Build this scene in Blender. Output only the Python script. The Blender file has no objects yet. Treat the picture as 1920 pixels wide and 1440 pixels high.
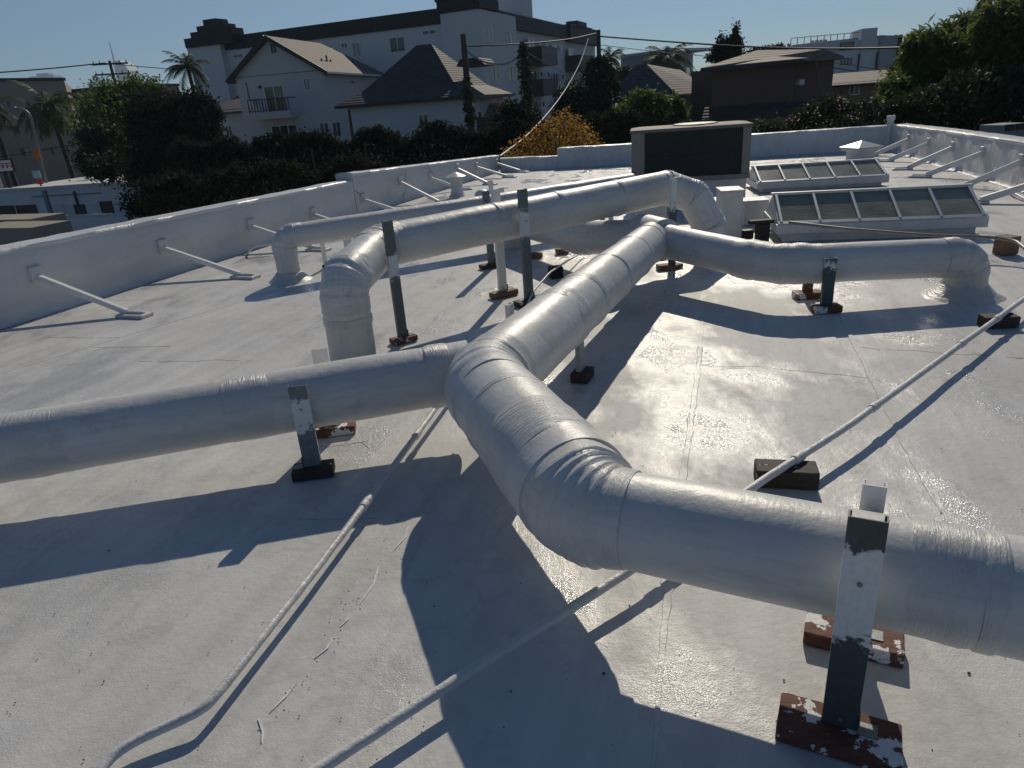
import bpy, bmesh, math, random
import numpy as np
from mathutils import Vector, Matrix, noise

SC = bpy.context.scene
COL = SC.collection
random.seed(7)
RNG = np.random.default_rng(11)

# ------------------------------------------------------------------ camera
FPX, PITCH, ROLL, EYE = 1300.0, math.radians(22.0), math.radians(4.3), 1.65
FW = Vector((0, math.cos(PITCH), -math.sin(PITCH)))
_U0 = Vector((1, 0, 0)).cross(FW)
RT = (math.cos(ROLL) * Vector((1, 0, 0)) - math.sin(ROLL) * _U0).normalized()
UP = RT.cross(FW).normalized()
CAM = Vector((0, 0, EYE))
cd = bpy.data.cameras.new('camera'); cam = bpy.data.objects.new('camera', cd); COL.objects.link(cam)
cd.sensor_fit = 'HORIZONTAL'; cd.sensor_width = 36; cd.lens = FPX * 36 / 1920; cd.clip_end = 6000; cd.clip_start = 0.05
M = Matrix.Identity(4)
for i in range(3):
    M[i][0] = RT[i]; M[i][1] = UP[i]; M[i][2] = -FW[i]; M[i][3] = CAM[i]
cam.matrix_world = M
SC.camera = cam

# ------------------------------------------------------------------ light
SUN_AZ, SUN_EL = math.radians(14.5), math.radians(33.5)
SDIR = Vector((math.sin(SUN_AZ) * math.cos(SUN_EL), math.cos(SUN_AZ) * math.cos(SUN_EL), math.sin(SUN_EL)))
w = bpy.data.worlds.new('World'); SC.world = w; w.use_nodes = True
nt = w.node_tree; bg = nt.nodes['Background']
sky = nt.nodes.new('ShaderNodeTexSky'); sky.sky_type = 'NISHITA'; sky.sun_disc = False
sky.sun_elevation = SUN_EL; sky.sun_rotation = SUN_AZ; sky.air_density = 1.0; sky.dust_density = 0.0; sky.ozone_density = 8.0
nt.links.new(sky.outputs[0], bg.inputs[0]); bg.inputs[1].default_value = 0.068
sd = bpy.data.lights.new('sun', 'SUN'); sd.energy = 4.3; sd.angle = math.radians(0.53); sd.color = (1.0, 0.90, 0.74)
so = bpy.data.objects.new('sun', sd); COL.objects.link(so); so.rotation_euler = SDIR.to_track_quat('Z', 'Y').to_euler(); so.location = (10, 40, 40)
vs = SC.view_settings; vs.view_transform = 'Standard'; vs.look = 'None'; vs.gamma = 1.0; vs.use_curve_mapping = False; vs.exposure = -0.45
SC.cycles.use_denoising = True
SC.cycles.max_bounces = 5; SC.cycles.diffuse_bounces = 3; SC.cycles.glossy_bounces = 2; SC.cycles.transmission_bounces = 2; SC.cycles.volume_bounces = 0

# ------------------------------------------------------------------ pixel helpers (1920x1440 photograph)
def ray(x, y):
    return (FW + RT * ((x - 960) / FPX) - UP * ((y - 720) / FPX)).normalized()
def G(x, y, z=0.0):                                   # where the pixel's ray meets height z
    d = ray(x, y); return CAM + d * ((z - EYE) / d.z)
def D(x, y, Y):                                       # where it is Y metres ahead
    d = ray(x, y); return CAM + d * (Y / d.y)
def PJ(P):
    v = Vector(P) - CAM; k = v.dot(FW)
    return 960 + FPX * v.dot(RT) / k, 720 - FPX * v.dot(UP) / k
def HZ(P, py):                                        # height above plan point P seen at image row py
    lo, hi = -30.0, 400.0
    for _ in range(60):
        m = (lo + hi) / 2
        if (Vector((P[0], P[1], m)) - CAM).dot(FW) > .05 and PJ((P[0], P[1], m))[1] > py: lo = m
        else: hi = m
    return (lo + hi) / 2

# ------------------------------------------------------------------ objects
ORG = {}
def tag(o, label=None, cat=None, group=None, kind=None):
    if label: o['label'] = label
    if cat: o['category'] = cat
    if group: o['group'] = group
    if kind: o['kind'] = kind
    return o
def thing(name, label, cat, loc, group=None):
    o = bpy.data.objects.new(name, None); COL.objects.link(o); o.location = loc; o.empty_display_size = .1
    ORG[o.name] = Vector(loc)
    return tag(o, label, cat, group)
def link_mesh(name, me, parent, origin):
    o = bpy.data.objects.new(name, me); COL.objects.link(o)
    if parent is not None: o.parent = parent
    else: o.location = origin
    ORG[o.name] = Vector(origin)
    return o

class MB:
    def __init__(s): s.v = []; s.f = []; s.uv = []
    def add(s, vs, fs, uvs=None):
        b = len(s.v); s.v += [Vector(p) for p in vs]
        for k, f in enumerate(fs):
            s.f.append([b + i for i in f]); s.uv.append(uvs[k] if uvs else None)
        return s
    def box(s, c, size, ax=None):
        ax = ax or (Vector((1, 0, 0)), Vector((0, 1, 0)), Vector((0, 0, 1)))
        c = Vector(c); h = [x / 2 for x in size]
        vs = [c + ax[0] * (i * h[0]) + ax[1] * (j * h[1]) + ax[2] * (k * h[2]) for k in (-1, 1) for j in (-1, 1) for i in (-1, 1)]
        return s.add(vs, [(0, 2, 3, 1), (4, 5, 7, 6), (0, 1, 5, 4), (2, 6, 7, 3), (0, 4, 6, 2), (1, 3, 7, 5)])
    def bar(s, a, b, wd, th, side=None):              # box from a to b
        a = Vector(a); b = Vector(b); d = (b - a).normalized()
        up = Vector((0, 0, 1)) if abs(d.z) < .95 else Vector((0, 1, 0))
        x = Vector(side).normalized() if side is not None else d.cross(up).normalized()
        x = (x - d * x.dot(d)).normalized(); y = d.cross(x)
        return s.box((a + b) / 2, ((b - a).length, wd, th), (d, x, y))
    def prism(s, poly, off):
        n = len(poly); off = Vector(off); a = [Vector(p) for p in poly]
        return s.add(a + [p + off for p in a], [tuple(range(n))[::-1], tuple(range(n, 2 * n))] + [(i, (i + 1) % n, (i + 1) % n + n, i + n) for i in range(n)])
    def tube(s, pts, rad, n=16, caps=True, u0=0.0, amp=0.0, freq=3.0, tang=None):
        pts = [Vector(p) for p in pts]; m = len(pts)
        if not hasattr(rad, '__len__'): rad = [rad] * m
        T = []
        for i in range(m):
            if tang: T.append(tang[i]); continue
            a = pts[max(0, i - 1)]; b = pts[min(m - 1, i + 1)]; T.append((b - a).normalized())
        ref = Vector((0, 0, 1)) if abs(T[0].z) < .9 else Vector((0, 1, 0))
        x = (ref - T[0] * ref.dot(T[0])).normalized()
        vs = []; us = []; u = u0
        for i in range(m):
            if i: u += (pts[i] - pts[i - 1]).length
            x = (x - T[i] * x.dot(T[i])).normalized(); y = T[i].cross(x); us.append(u)
            for k in range(n):
                a = 2 * math.pi * k / n
                d = x * math.cos(a) + y * math.sin(a); r = rad[i]
                if amp: r += amp * noise.noise((pts[i] + d * r) * freq)
                vs.append(pts[i] + d * r)
        fs = []; uvs = []
        for i in range(m - 1):
            for k in range(n):
                k2 = (k + 1) % n
                fs.append((i * n + k, i * n + k2, (i + 1) * n + k2, (i + 1) * n + k))
                uvs.append([(us[i], k / n), (us[i], (k + 1) / n), (us[i + 1], (k + 1) / n), (us[i + 1], k / n)])
        if caps:
            fs.append(tuple(range(n))[::-1]); uvs.append([(0, 0)] * n)
            fs.append(tuple((m - 1) * n + k for k in range(n))); uvs.append([(0, 0)] * n)
        return s.add(vs, fs, uvs)
    def build(s, name, mat, parent=None, origin=None, smooth=False, bevel=0.0, angle=40):
        if parent is not None: o0 = ORG[parent.name]
        elif origin is not None: o0 = Vector(origin)
        else:
            n = len(s.v); o0 = Vector((sum(p.x for p in s.v) / n, sum(p.y for p in s.v) / n, min(p.z for p in s.v)))
        me = bpy.data.meshes.new(name)
        me.from_pydata([tuple(p - o0) for p in s.v], [], s.f)
        if any(u for u in s.uv):
            L = me.uv_layers.new(name='UVMap'); k = 0
            for f, u in zip(s.f, s.uv):
                for j in range(len(f)):
                    if u: L.data[k].uv = u[j]
                    k += 1
        if isinstance(mat, str): mat = MAT[mat]
        me.materials.append(mat)
        bm = bmesh.new(); bm.from_mesh(me); bmesh.ops.recalc_face_normals(bm, faces=bm.faces); bm.to_mesh(me); bm.free()
        if smooth:
            me.polygons.foreach_set('use_smooth', [True] * len(me.polygons))
            try: me.set_sharp_from_angle(angle=math.radians(angle))
            except Exception: pass
        o = link_mesh(name, me, parent, o0)
        if bevel:
            md = o.modifiers.new('bevel', 'BEVEL'); md.width = bevel; md.segments = 2; md.limit_method = 'ANGLE'; md.angle_limit = math.radians(40)
        return o

# ------------------------------------------------------------------ materials
MAT = {}
def nmat(name):
    m = bpy.data.materials.new(name); m.use_nodes = True; MAT[name] = m
    t = m.node_tree; return m, t, t.nodes['Principled BSDF']
def N(t, typ, **kw):
    n = t.nodes.new(typ)
    for k, v in kw.items():
        if hasattr(n, k): setattr(n, k, v)
    return n
def noise_n(t, scale, detail=4, rough=.6, vec=None, dim=None):
    n = t.nodes.new('ShaderNodeTexNoise'); n.inputs['Scale'].default_value = scale; n.inputs['Detail'].default_value = detail; n.inputs['Roughness'].default_value = rough
    if vec: t.links.new(vec, n.inputs['Vector'])
    return n
def ramp(t, src, stops):
    r = t.nodes.new('ShaderNodeValToRGB'); t.links.new(src, r.inputs[0])
    e = r.color_ramp.elements
    while len(e) < len(stops): e.new(.5)
    for k, (p, c) in enumerate(stops):
        e[k].position = p; e[k].color = (c, c, c, 1) if not hasattr(c, '__len__') else tuple(c) + (1,)
    return r
def mixc(t, fac, a, b):
    m = t.nodes.new('ShaderNodeMix'); m.data_type = 'RGBA'
    for s_, v in ((m.inputs[0], fac), (m.inputs[6], a), (m.inputs[7], b)):
        if isinstance(v, (tuple, list)): s_.default_value = tuple(v) + (1,) if len(v) == 3 else v
        elif isinstance(v, (int, float)): s_.default_value = v
        else: t.links.new(v, s_)
    return m.outputs[2]
def math_n(t, op, a, b=None):
    m = t.nodes.new('ShaderNodeMath'); m.operation = op
    for s_, v in ((m.inputs[0], a), (m.inputs[1], b)):
        if v is None: continue
        if isinstance(v, (int, float)): s_.default_value = v
        else: t.links.new(v, s_)
    return m.outputs[0]
def bump(t, b, height, strength=.3, dist=.01, prev=None):
    n = t.nodes.new('ShaderNodeBump'); n.inputs['Strength'].default_value = strength; n.inputs['Distance'].default_value = dist
    t.links.new(height, n.inputs['Height'])
    if prev: t.links.new(prev, n.inputs['Normal'])
    t.links.new(n.outputs[0], b.inputs['Normal']); return n.outputs[0]
def worldpos(t): return t.nodes.new('ShaderNodeNewGeometry').outputs['Position']
def scalev(t, v, s):
    m = t.nodes.new('ShaderNodeVectorMath'); m.operation = 'MULTIPLY'; t.links.new(v, m.inputs[0]); m.inputs[1].default_value = s; return m.outputs[0]
def simple(name, col, rough=.6, var=.12, scale=6, metal=0, bmp=0, bscale=40, spec=.5):
    m, t, b = nmat(name); p = worldpos(t)
    n = noise_n(t, scale, 5, .65, p)
    d = tuple(c * (1 - var) for c in col); l = tuple(min(1, c * (1 + var)) for c in col)
    r = ramp(t, n.outputs[0], [(.3, d), (.7, l)]); t.links.new(r.outputs[0], b.inputs['Base Color'])
    b.inputs['Roughness'].default_value = rough; b.inputs['Metallic'].default_value = metal; b.inputs['Specular IOR Level'].default_value = spec
    if bmp: bump(t, b, noise_n(t, bscale, 4, .6, p).outputs[0], bmp, .01)
    return m

def make_white_coat(name, base=(.66, .655, .63), rough=(.42, .62), patch=True, dirt=.10, spec=.5):
    m, t, b = nmat(name); p = worldpos(t)
    n1 = noise_n(t, .9, 4, .62, p); n2 = noise_n(t, 5, 3, .7, p); n3 = noise_n(t, 140, 1, .5, p)
    big = ramp(t, n1.outputs[0], [(.32, tuple(c * (1 - dirt) for c in base)), (.62, base)])
    sp = ramp(t, n3.outputs[0], [(.20, .62), (.27, 1.0)])
    c1 = mixc(t, .18, big.outputs[0], n2.outputs['Fac'])
    mul = t.nodes.new('ShaderNodeMix'); mul.data_type = 'RGBA'; mul.blend_type = 'MULTIPLY'; mul.inputs[0].default_value = .6
    t.links.new(big.outputs[0], mul.inputs[6]); t.links.new(sp.outputs[0], mul.inputs[7])
    mpn = t.nodes.new('ShaderNodeMapping'); mpn.inputs['Rotation'].default_value = (0, 0, math.radians(20)); t.links.new(p, mpn.inputs['Vector'])
    rs = noise_n(t, 1, 4, .65, scalev(t, mpn.outputs[0], (7.0, .55, 3))); rr_ = ramp(t, rs.outputs[0], [(.36, .86), (.56, 1.0)])
    pond = noise_n(t, .55, 5, .7, p); pd = ramp(t, pond.outputs[0], [(.40, 1.0), (.455, .90), (.475, .80), (.49, .93), (.60, 1.0)])
    last = mul.outputs[2]
    for src_, f_ in ((rr_, .8), (pd, .7 if patch else .25)):
        mm = t.nodes.new('ShaderNodeMix'); mm.data_type = 'RGBA'; mm.blend_type = 'MULTIPLY'; mm.inputs[0].default_value = f_
        t.links.new(last, mm.inputs[6]); t.links.new(src_.outputs[0], mm.inputs[7]); last = mm.outputs[2]
    t.links.new(last, b.inputs['Base Color'])
    fine = noise_n(t, 170, 2, .6, p); mid = noise_n(t, 26, 3, .62, p); low = noise_n(t, 3.2, 1, .5, p)
    if patch:
        # rolled-on coating: glossier streaks where the roller ran thick
        v = scalev(t, p, (1.0, .55, 1)); pn = noise_n(t, 1.3, 5, .62, v)
        pr = ramp(t, pn.outputs[0], [(.45, 0.0), (.53, .35), (.60, 1.0)])
        mr = t.nodes.new('ShaderNodeMapRange'); t.links.new(pr.outputs[0], mr.inputs[0]); mr.inputs[3].default_value = rough[1]; mr.inputs[4].default_value = rough[0]
        t.links.new(mr.outputs[0], b.inputs['Roughness'])
        h = math_n(t, 'ADD', math_n(t, 'MULTIPLY', mid.outputs[0], .9), math_n(t, 'MULTIPLY', math_n(t, 'MULTIPLY', fine.outputs[0], math_n(t, 'ADD', pr.outputs[0], .25)), .8))
    else:
        mr = t.nodes.new('ShaderNodeMapRange'); t.links.new(n2.outputs[0], mr.inputs[0]); mr.inputs[3].default_value = rough[0]; mr.inputs[4].default_value = rough[1]
        t.links.new(mr.outputs[0], b.inputs['Roughness'])
        h = math_n(t, 'ADD', mid.outputs[0], math_n(t, 'MULTIPLY', fine.outputs[0], .25))
    h = math_n(t, 'ADD', h, math_n(t, 'MULTIPLY', low.outputs[0], 1.6))
    b.inputs['Specular IOR Level'].default_value = spec
    if patch:
        ms = t.nodes.new('ShaderNodeMapRange'); t.links.new(pr.outputs[0], ms.inputs[0]); ms.inputs[3].default_value = .10; ms.inputs[4].default_value = .75; t.links.new(ms.outputs[0], b.inputs['Specular IOR Level'])
    if not patch: h = math_n(t, 'ADD', h, math_n(t, 'MULTIPLY', noise_n(t, 1, 3, .6, scalev(t, p, (9, 9, 2.2))).outputs[0], 1.8))
    bump(t, b, h, .55, .006 if patch else .009)
    return m
make_white_coat('roof_coat', rough=(.14, .54), dirt=.12, spec=.40)
make_white_coat('wall_coat', base=(.65, .65, .635), rough=(.45, .65), patch=False, dirt=.12)
m, t, b = nmat('membrane'); p = worldpos(t)
n1 = noise_n(t, 1, 4, .6, scalev(t, p, (5, 5, .9))); n2 = noise_n(t, 1, 4, .65, scalev(t, p, (16, 16, 3))); n3 = noise_n(t, 1.6, 3, .6, p)
r = ramp(t, n1.outputs[0], [(.3, (.55, .55, .535)), (.6, (.68, .68, .665))]); t.links.new(r.outputs[0], b.inputs['Base Color'])
mr = t.nodes.new('ShaderNodeMapRange'); t.links.new(n1.outputs[0], mr.inputs[0]); mr.inputs[3].default_value = .25; mr.inputs[4].default_value = .6; t.links.new(mr.outputs[0], b.inputs['Roughness'])
bump(t, b, math_n(t, 'ADD', math_n(t, 'ADD', n2.outputs[0], n1.outputs[0]), n3.outputs[0]), .8, .03)
make_white_coat('cap_coat', base=(.70, .70, .68), rough=(.25, .45), patch=False)
make_white_coat('white_paint', base=(.66, .66, .645), rough=(.35, .55), patch=False, dirt=.1)

def duct_paint(name, folds=0.0):
    m, t, b = nmat(name); p = worldpos(t); uv = t.nodes.new('ShaderNodeUVMap').outputs[0]
    n1 = noise_n(t, 2.2, 6, .65, p); n3 = noise_n(t, 70, 3, .6, p); n4 = noise_n(t, 7, 6, .7, p)
    base = ramp(t, n1.outputs[0], [(.28, (.56, .55, .51)), (.6, (.66, .655, .635))])
    sp = ramp(t, n3.outputs[0], [(.24, .45), (.31, 1.0)])
    sc = ramp(t, n4.outputs[0], [(.26, .55), (.31, .80), (.42, 1.0)])
    mul = t.nodes.new('ShaderNodeMix'); mul.data_type = 'RGBA'; mul.blend_type = 'MULTIPLY'; mul.inputs[0].default_value = .5
    t.links.new(base.outputs[0], mul.inputs[6]); t.links.new(sp.outputs[0], mul.inputs[7])
    mu2 = t.nodes.new('ShaderNodeMix'); mu2.data_type = 'RGBA'; mu2.blend_type = 'MULTIPLY'; mu2.inputs[0].default_value = .75
    t.links.new(mul.outputs[2], mu2.inputs[6]); t.links.new(sc.outputs[0], mu2.inputs[7])
    vs_ = noise_n(t, 1, 4, .7, scalev(t, uv, (3.0, 26, 1))); fl_ = noise_n(t, 1, 3, .6, scalev(t, uv, (22, 9, 1)))
    flk = ramp(t, fl_.outputs[0], [(.225, 1.0), (.245, 0.0)]); grime = ramp(t, noise_n(t, 1.1, 5, .7, p).outputs[0], [(.47, 0.0), (.66, .55)])
    c0 = mixc(t, grime.outputs[0], mu2.outputs[2], (.47, .44, .37)); c0 = mixc(t, math_n(t, 'MULTIPLY', flk.outputs[0], .75), c0, (.12, .12, .115))
    st_ = ramp(t, vs_.outputs[0], [(.34, .78), (.52, 1.0)]); mu3 = t.nodes.new('ShaderNodeMix'); mu3.data_type = 'RGBA'; mu3.blend_type = 'MULTIPLY'; mu3.inputs[0].default_value = .5
    t.links.new(c0, mu3.inputs[6]); t.links.new(st_.outputs[0], mu3.inputs[7]); t.links.new(mu3.outputs[2], b.inputs['Base Color'])
    mr = t.nodes.new('ShaderNodeMapRange'); t.links.new(n4.outputs[0], mr.inputs[0])
    mr.inputs[3].default_value = .30 if folds else .36; mr.inputs[4].default_value = .42 if folds else .52
    t.links.new(mr.outputs[0], b.inputs['Roughness'])
    h = math_n(t, 'ADD', math_n(t, 'MULTIPLY', noise_n(t, 9, 4, .6, p).outputs[0], 1.0), math_n(t, 'MULTIPLY', noise_n(t, 90, 2, .6, p).outputs[0], .12))
    h = math_n(t, 'ADD', h, math_n(t, 'MULTIPLY', noise_n(t, 1, 4, .65, scalev(t, uv, (30, 3.5, 1))).outputs[0], .35)); h = math_n(t, 'ADD', h, math_n(t, 'MULTIPLY', noise_n(t, 3.0, 2, .5, p).outputs[0], 2.2))
    if folds:
        # brushed mastic over fabric tape: ridges run round the pipe
        fv = noise_n(t, 1, 5, .62, scalev(t, uv, (46, 5, 1))); f2 = noise_n(t, 1, 3, .5, scalev(t, uv, (150, 14, 1)))
        rg = math_n(t, 'ABSOLUTE', math_n(t, 'SUBTRACT', fv.outputs[0], .5))
        h = math_n(t, 'ADD', math_n(t, 'MULTIPLY', h, .6), math_n(t, 'ADD', math_n(t, 'MULTIPLY', rg, 3.2 * folds), math_n(t, 'MULTIPLY', f2.outputs[0], .5 * folds)))
    bump(t, b, h, .6, .008)
    return m
duct_paint('duct_paint'); duct_paint('duct_mastic', 1.0)

def post_metal(name, col, z0, z1):
    m, t, b = nmat(name); p = worldpos(t)
    sx = t.nodes.new('ShaderNodeSeparateXYZ'); t.links.new(p, sx.inputs[0])
    n = noise_n(t, 18, 5, .7, p)
    zz = math_n(t, 'ADD', sx.outputs[2], math_n(t, 'MULTIPLY', math_n(t, 'SUBTRACT', n.outputs[0], .5), .26))
    def soft(lo, hi):
        mm = t.nodes.new('ShaderNodeMapRange'); mm.interpolation_type = 'SMOOTHSTEP'; t.links.new(zz, mm.inputs[0]); mm.inputs[1].default_value = lo; mm.inputs[2].default_value = hi; return mm.outputs[0]
    k = math_n(t, 'MULTIPLY', math_n(t, 'MULTIPLY', soft(z0 - .015, z0 + .012), math_n(t, 'SUBTRACT', 1.0, soft(z1 - .012, z1 + .02))), math_n(t, 'ADD', .72, math_n(t, 'MULTIPLY', noise_n(t, 60, 3, .7, p).outputs[0], .45)))
    k = math_n(t, 'MINIMUM', k, 1.0)
    n2 = noise_n(t, 30, 4, .6, p)
    g = ramp(t, n2.outputs[0], [(.3, tuple(x * .8 for x in col)), (.7, tuple(x * 1.15 for x in col))])
    t.links.new(mixc(t, k, g.outputs[0], (.74, .74, .72)), b.inputs['Base Color'])
    b.inputs['Roughness'].default_value = .45
    bump(t, b, n2.outputs[0], .2, .004)
    return m
simple('galv', (.20, .23, .22), .42, .15, 20, .4, .1)
simple('post_white', (.74, .745, .72), .45, .08, 15, 0, .2, 30)

def wood(name, col, paint=.0):
    m, t, b = nmat(name); p = worldpos(t)
    n = noise_n(t, 1, 6, .65, scalev(t, p, (14, 60, 60))); n2 = noise_n(t, 26, 4, .6, p)
    r = ramp(t, n.outputs[0], [(.25, tuple(c * .45 for c in col)), (.7, tuple(c * 1.2 for c in col))])
    src = r.outputs[0]
    if paint:
        k = ramp(t, noise_n(t, 11, 5, .65, p).outputs[0], [(1 - paint, 0.0), (1 - paint + .02, 1.0)])
        src = mixc(t, k.outputs[0], src, (.76, .76, .74))
    t.links.new(src, b.inputs['Base Color']); b.inputs['Roughness'].default_value = .75
    bump(t, b, n.outputs[0], .5, .006); return m
wood('redwood', (.15, .055, .032), .47); wood('dark_wood', (.045, .035, .028), .36); wood('tan_wood', (.20, .12, .065), .3)
simple('rubber_black', (.012, .013, .015), .6, .3, 30)
simple('seam_grey', (.62, .62, .60), .6, .1, 10)
simple('crack_dark', (.22, .225, .23), .8, .3, 40)
simple('bead_white', (.82, .82, .80), .25, .05, 10, 0, .4, 60)
simple('debris', (.05, .045, .04), .8, .4, 30)
simple('ac_paint', (.21, .20, .185), .5, .10, 8, 0, .1)
simple('ac_top', (.15, .14, .125), .75, .1, 8)
simple('coil_fin', (.055, .058, .060), .5, .2, 12, .3)
simple('coil_dark', (.018, .020, .022), .55, .3, 12, .2)
simple('conduit_grey', (.22, .21, .19), .5, .2, 15, .3)
simple('alu_frame', (.55, .56, .56), .4, .12, 14, .3)
simple('wire_black', (.02, .02, .022), .6, .2, 10)

# wired obscure glass of the skylights
m, t, b = nmat('wired_glass'); p = worldpos(t)
n = noise_n(t, 2.6, 5, .6, p); n2 = noise_n(t, 1, 3, .5, scalev(t, p, (22, 22, 70)))
r = ramp(t, n.outputs[0], [(.3, (.24, .24, .18)), (.68, (.46, .465, .36))])
oi = t.nodes.new('ShaderNodeObjectInfo'); hv_ = t.nodes.new('ShaderNodeHueSaturation'); t.links.new(r.outputs[0], hv_.inputs['Color'])
t.links.new(math_n(t, 'ADD', math_n(t, 'MULTIPLY', oi.outputs['Random'], .7), .6), hv_.inputs['Value'])
t.links.new(hv_.outputs[0], b.inputs['Base Color']); b.inputs['Roughness'].default_value = .22; b.inputs['Specular IOR Level'].default_value = .6
bump(t, b, n2.outputs[0], .35, .01)
tl = t.nodes.new('ShaderNodeBsdfTranslucent'); t.links.new(mixc(t, .55, hv_.outputs[0], (.62, .62, .46)), tl.inputs[0]); mxs = t.nodes.new('ShaderNodeMixShader'); mxs.inputs[0].default_value = .25
t.links.new(b.outputs[0], mxs.inputs[1]); t.links.new(tl.outputs[0], mxs.inputs[2]); t.links.new(mxs.outputs[0], [n_ for n_ in t.nodes if n_.type == 'OUTPUT_MATERIAL'][0].inputs[0])

# background
simple('stucco_white', (.62, .62, .60), .85, .05, .5, 0, .15, 30)
simple('stucco_cream', (.56, .55, .52), .85, .05, .5)
simple('stucco_beige', (.30, .26, .215), .9, .08, .4)
simple('stucco_brown', (.135, .085, .065), .9, .10, .5, 0, .2, 12)
simple('stucco_tan', (.24, .17, .12), .9, .1, .5)
simple('stucco_grey', (.30, .315, .33), .85, .06, .5)
simple('band_dark', (.016, .017, .020), .7, .15, .6)
simple('trim_white', (.70, .70, .68), .6, .05, 3)
simple('trim_dark', (.016, .016, .018), .5, .1, 3)
simple('iron', (.015, .016, .018), .5, .1, 3)
simple('siding_grey', (.20, .215, .22), .7, .1, .8)
simple('fence_wood', (.11, .065, .045), .85, .3, 3)
simple('pole_wood', (.085, .062, .048), .9, .3, 3, 0, .4, 14)
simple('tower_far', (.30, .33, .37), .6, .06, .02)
simple('tan_cap', (.30, .27, .21), .8, .1, 2)
simple('sign_white', (.65, .65, .63), .5, .05, 3)
simple('sign_red', (.42, .03, .03), .5, .1, 3)
simple('sign_blue', (.25, .38, .42), .5, .1, 3)
simple('banner_orange', (.40, .13, .03), .7, .1, 3)
simple('lamp_grey', (.20, .21, .21), .5, .1, 3, .4)
simple('solar', (.02, .025, .04), .25, .1, 3)
def shingles(name, col):
    m, t, b = nmat(name); p = worldpos(t)
    br = t.nodes.new('ShaderNodeTexNoise'); br.inputs['Scale'].default_value = 1; t.links.new(scalev(t, p, (3, 3, 9)), br.inputs['Vector']); br.inputs['Detail'].default_value = 5
    wv = t.nodes.new('ShaderNodeTexWave'); wv.bands_direction = 'Z'; wv.inputs['Scale'].default_value = 2.4; wv.inputs['Distortion'].default_value = .6; t.links.new(p, wv.inputs['Vector'])
    r = ramp(t, br.outputs[0], [(.3, tuple(c * .7 for c in col)), (.7, tuple(c * 1.25 for c in col))])
    t.links.new(r.outputs[0], b.inputs['Base Color']); b.inputs['Roughness'].default_value = .8
    bump(t, b, wv.outputs[0], .5, .03); return m
shingles('roof_brown_and_lit', (.13, .105, .085)); shingles('roof_dark', (.050, .046, .045)); shingles('roof_tan', (.17, .13, .10)); shingles('roof_slate_and_shade', (.065, .065, .07))
m, t, b = nmat('pane_glass'); b.inputs['Base Color'].default_value = (.03, .036, .04, 1); b.inputs['Roughness'].default_value = .08; b.inputs['Specular IOR Level'].default_value = .7
m, t, b = nmat('pane_blind'); b.inputs['Base Color'].default_value = (.26, .28, .28, 1); b.inputs['Roughness'].default_value = .15
def leafmat(name, col, trans=.35, var=.45, sp=.15, ro=.6):
    m = bpy.data.materials.new(name); m.use_nodes = True; MAT[name] = m; t = m.node_tree
    for n_ in list(t.nodes): t.nodes.remove(n_)
    out = t.nodes.new('ShaderNodeOutputMaterial'); ge = t.nodes.new('ShaderNodeNewGeometry')
    r = ramp(t, ge.outputs['Random Per Island'], [(0, tuple(c * (1 - var) for c in col)), (.78, tuple(c * (1 + var) for c in col)), (1, tuple(min(.9, c * (2.0 + var)) for c in col))])
    df = t.nodes.new('ShaderNodeBsdfPrincipled'); df.inputs['Roughness'].default_value = ro; df.inputs['Specular IOR Level'].default_value = sp; t.links.new(r.outputs[0], df.inputs['Base Color'])
    tr = t.nodes.new('ShaderNodeBsdfTranslucent')
    t.links.new(mixc(t, .5, r.outputs[0], tuple(min(1, c * 2.0) for c in col)), tr.inputs[0])
    mx = t.nodes.new('ShaderNodeMixShader'); mx.inputs[0].default_value = trans
    t.links.new(df.outputs[0], mx.inputs[1]); t.links.new(tr.outputs[0], mx.inputs[2]); t.links.new(mx.outputs[0], out.inputs[0])
    return m
leafmat('leaf_dark', (.022, .030, .016), .22, .45, .04, .8); leafmat('leaf_deep', (.028, .042, .018), .25); leafmat('leaf_green', (.065, .098, .026), .45)
leafmat('leaf_bamboo', (.085, .105, .028), .48); leafmat('leaf_gold', (.24, .135, .028), .45, .6); leafmat('leaf_palm', (.060, .080, .038), .3); leafmat('leaf_rust', (.050, .038, .022), .25)
leafmat('petal_pink', (.42, .20, .34), .4, .3)
simple('bark', (.06, .048, .038), .9, .3, 6, 0, .5, 20)

# ------------------------------------------------------------------ the roof we stand on
LW = [Vector((-9.9, -6.6, 0)), Vector((-4.76, 6.68, 0)), Vector((-3.04, 8.99 + 1.6, 0)), Vector((-2.07, 12.9, 0)), Vector((0.1, 19.05, 0))]
LW0, LW1 = Vector((-9.9, -6.6, 0)), Vector((0.1, 19.05, 0))
# inner base line of each parapet, fitted on the photograph
L_A, L_B = G(40, 603), G(935, 322)
ldir = (L_B - L_A).normalized()
L_N = L_A - ldir * 14.5
BR = Vector((9.35, 17.1, 0)); R_F = G(1900, 352); rdir = (R_F - BR).normalized(); R_N = R_F + rdir * 17.5
deck_poly = [L_N, L_B, BR, R_N]

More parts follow.
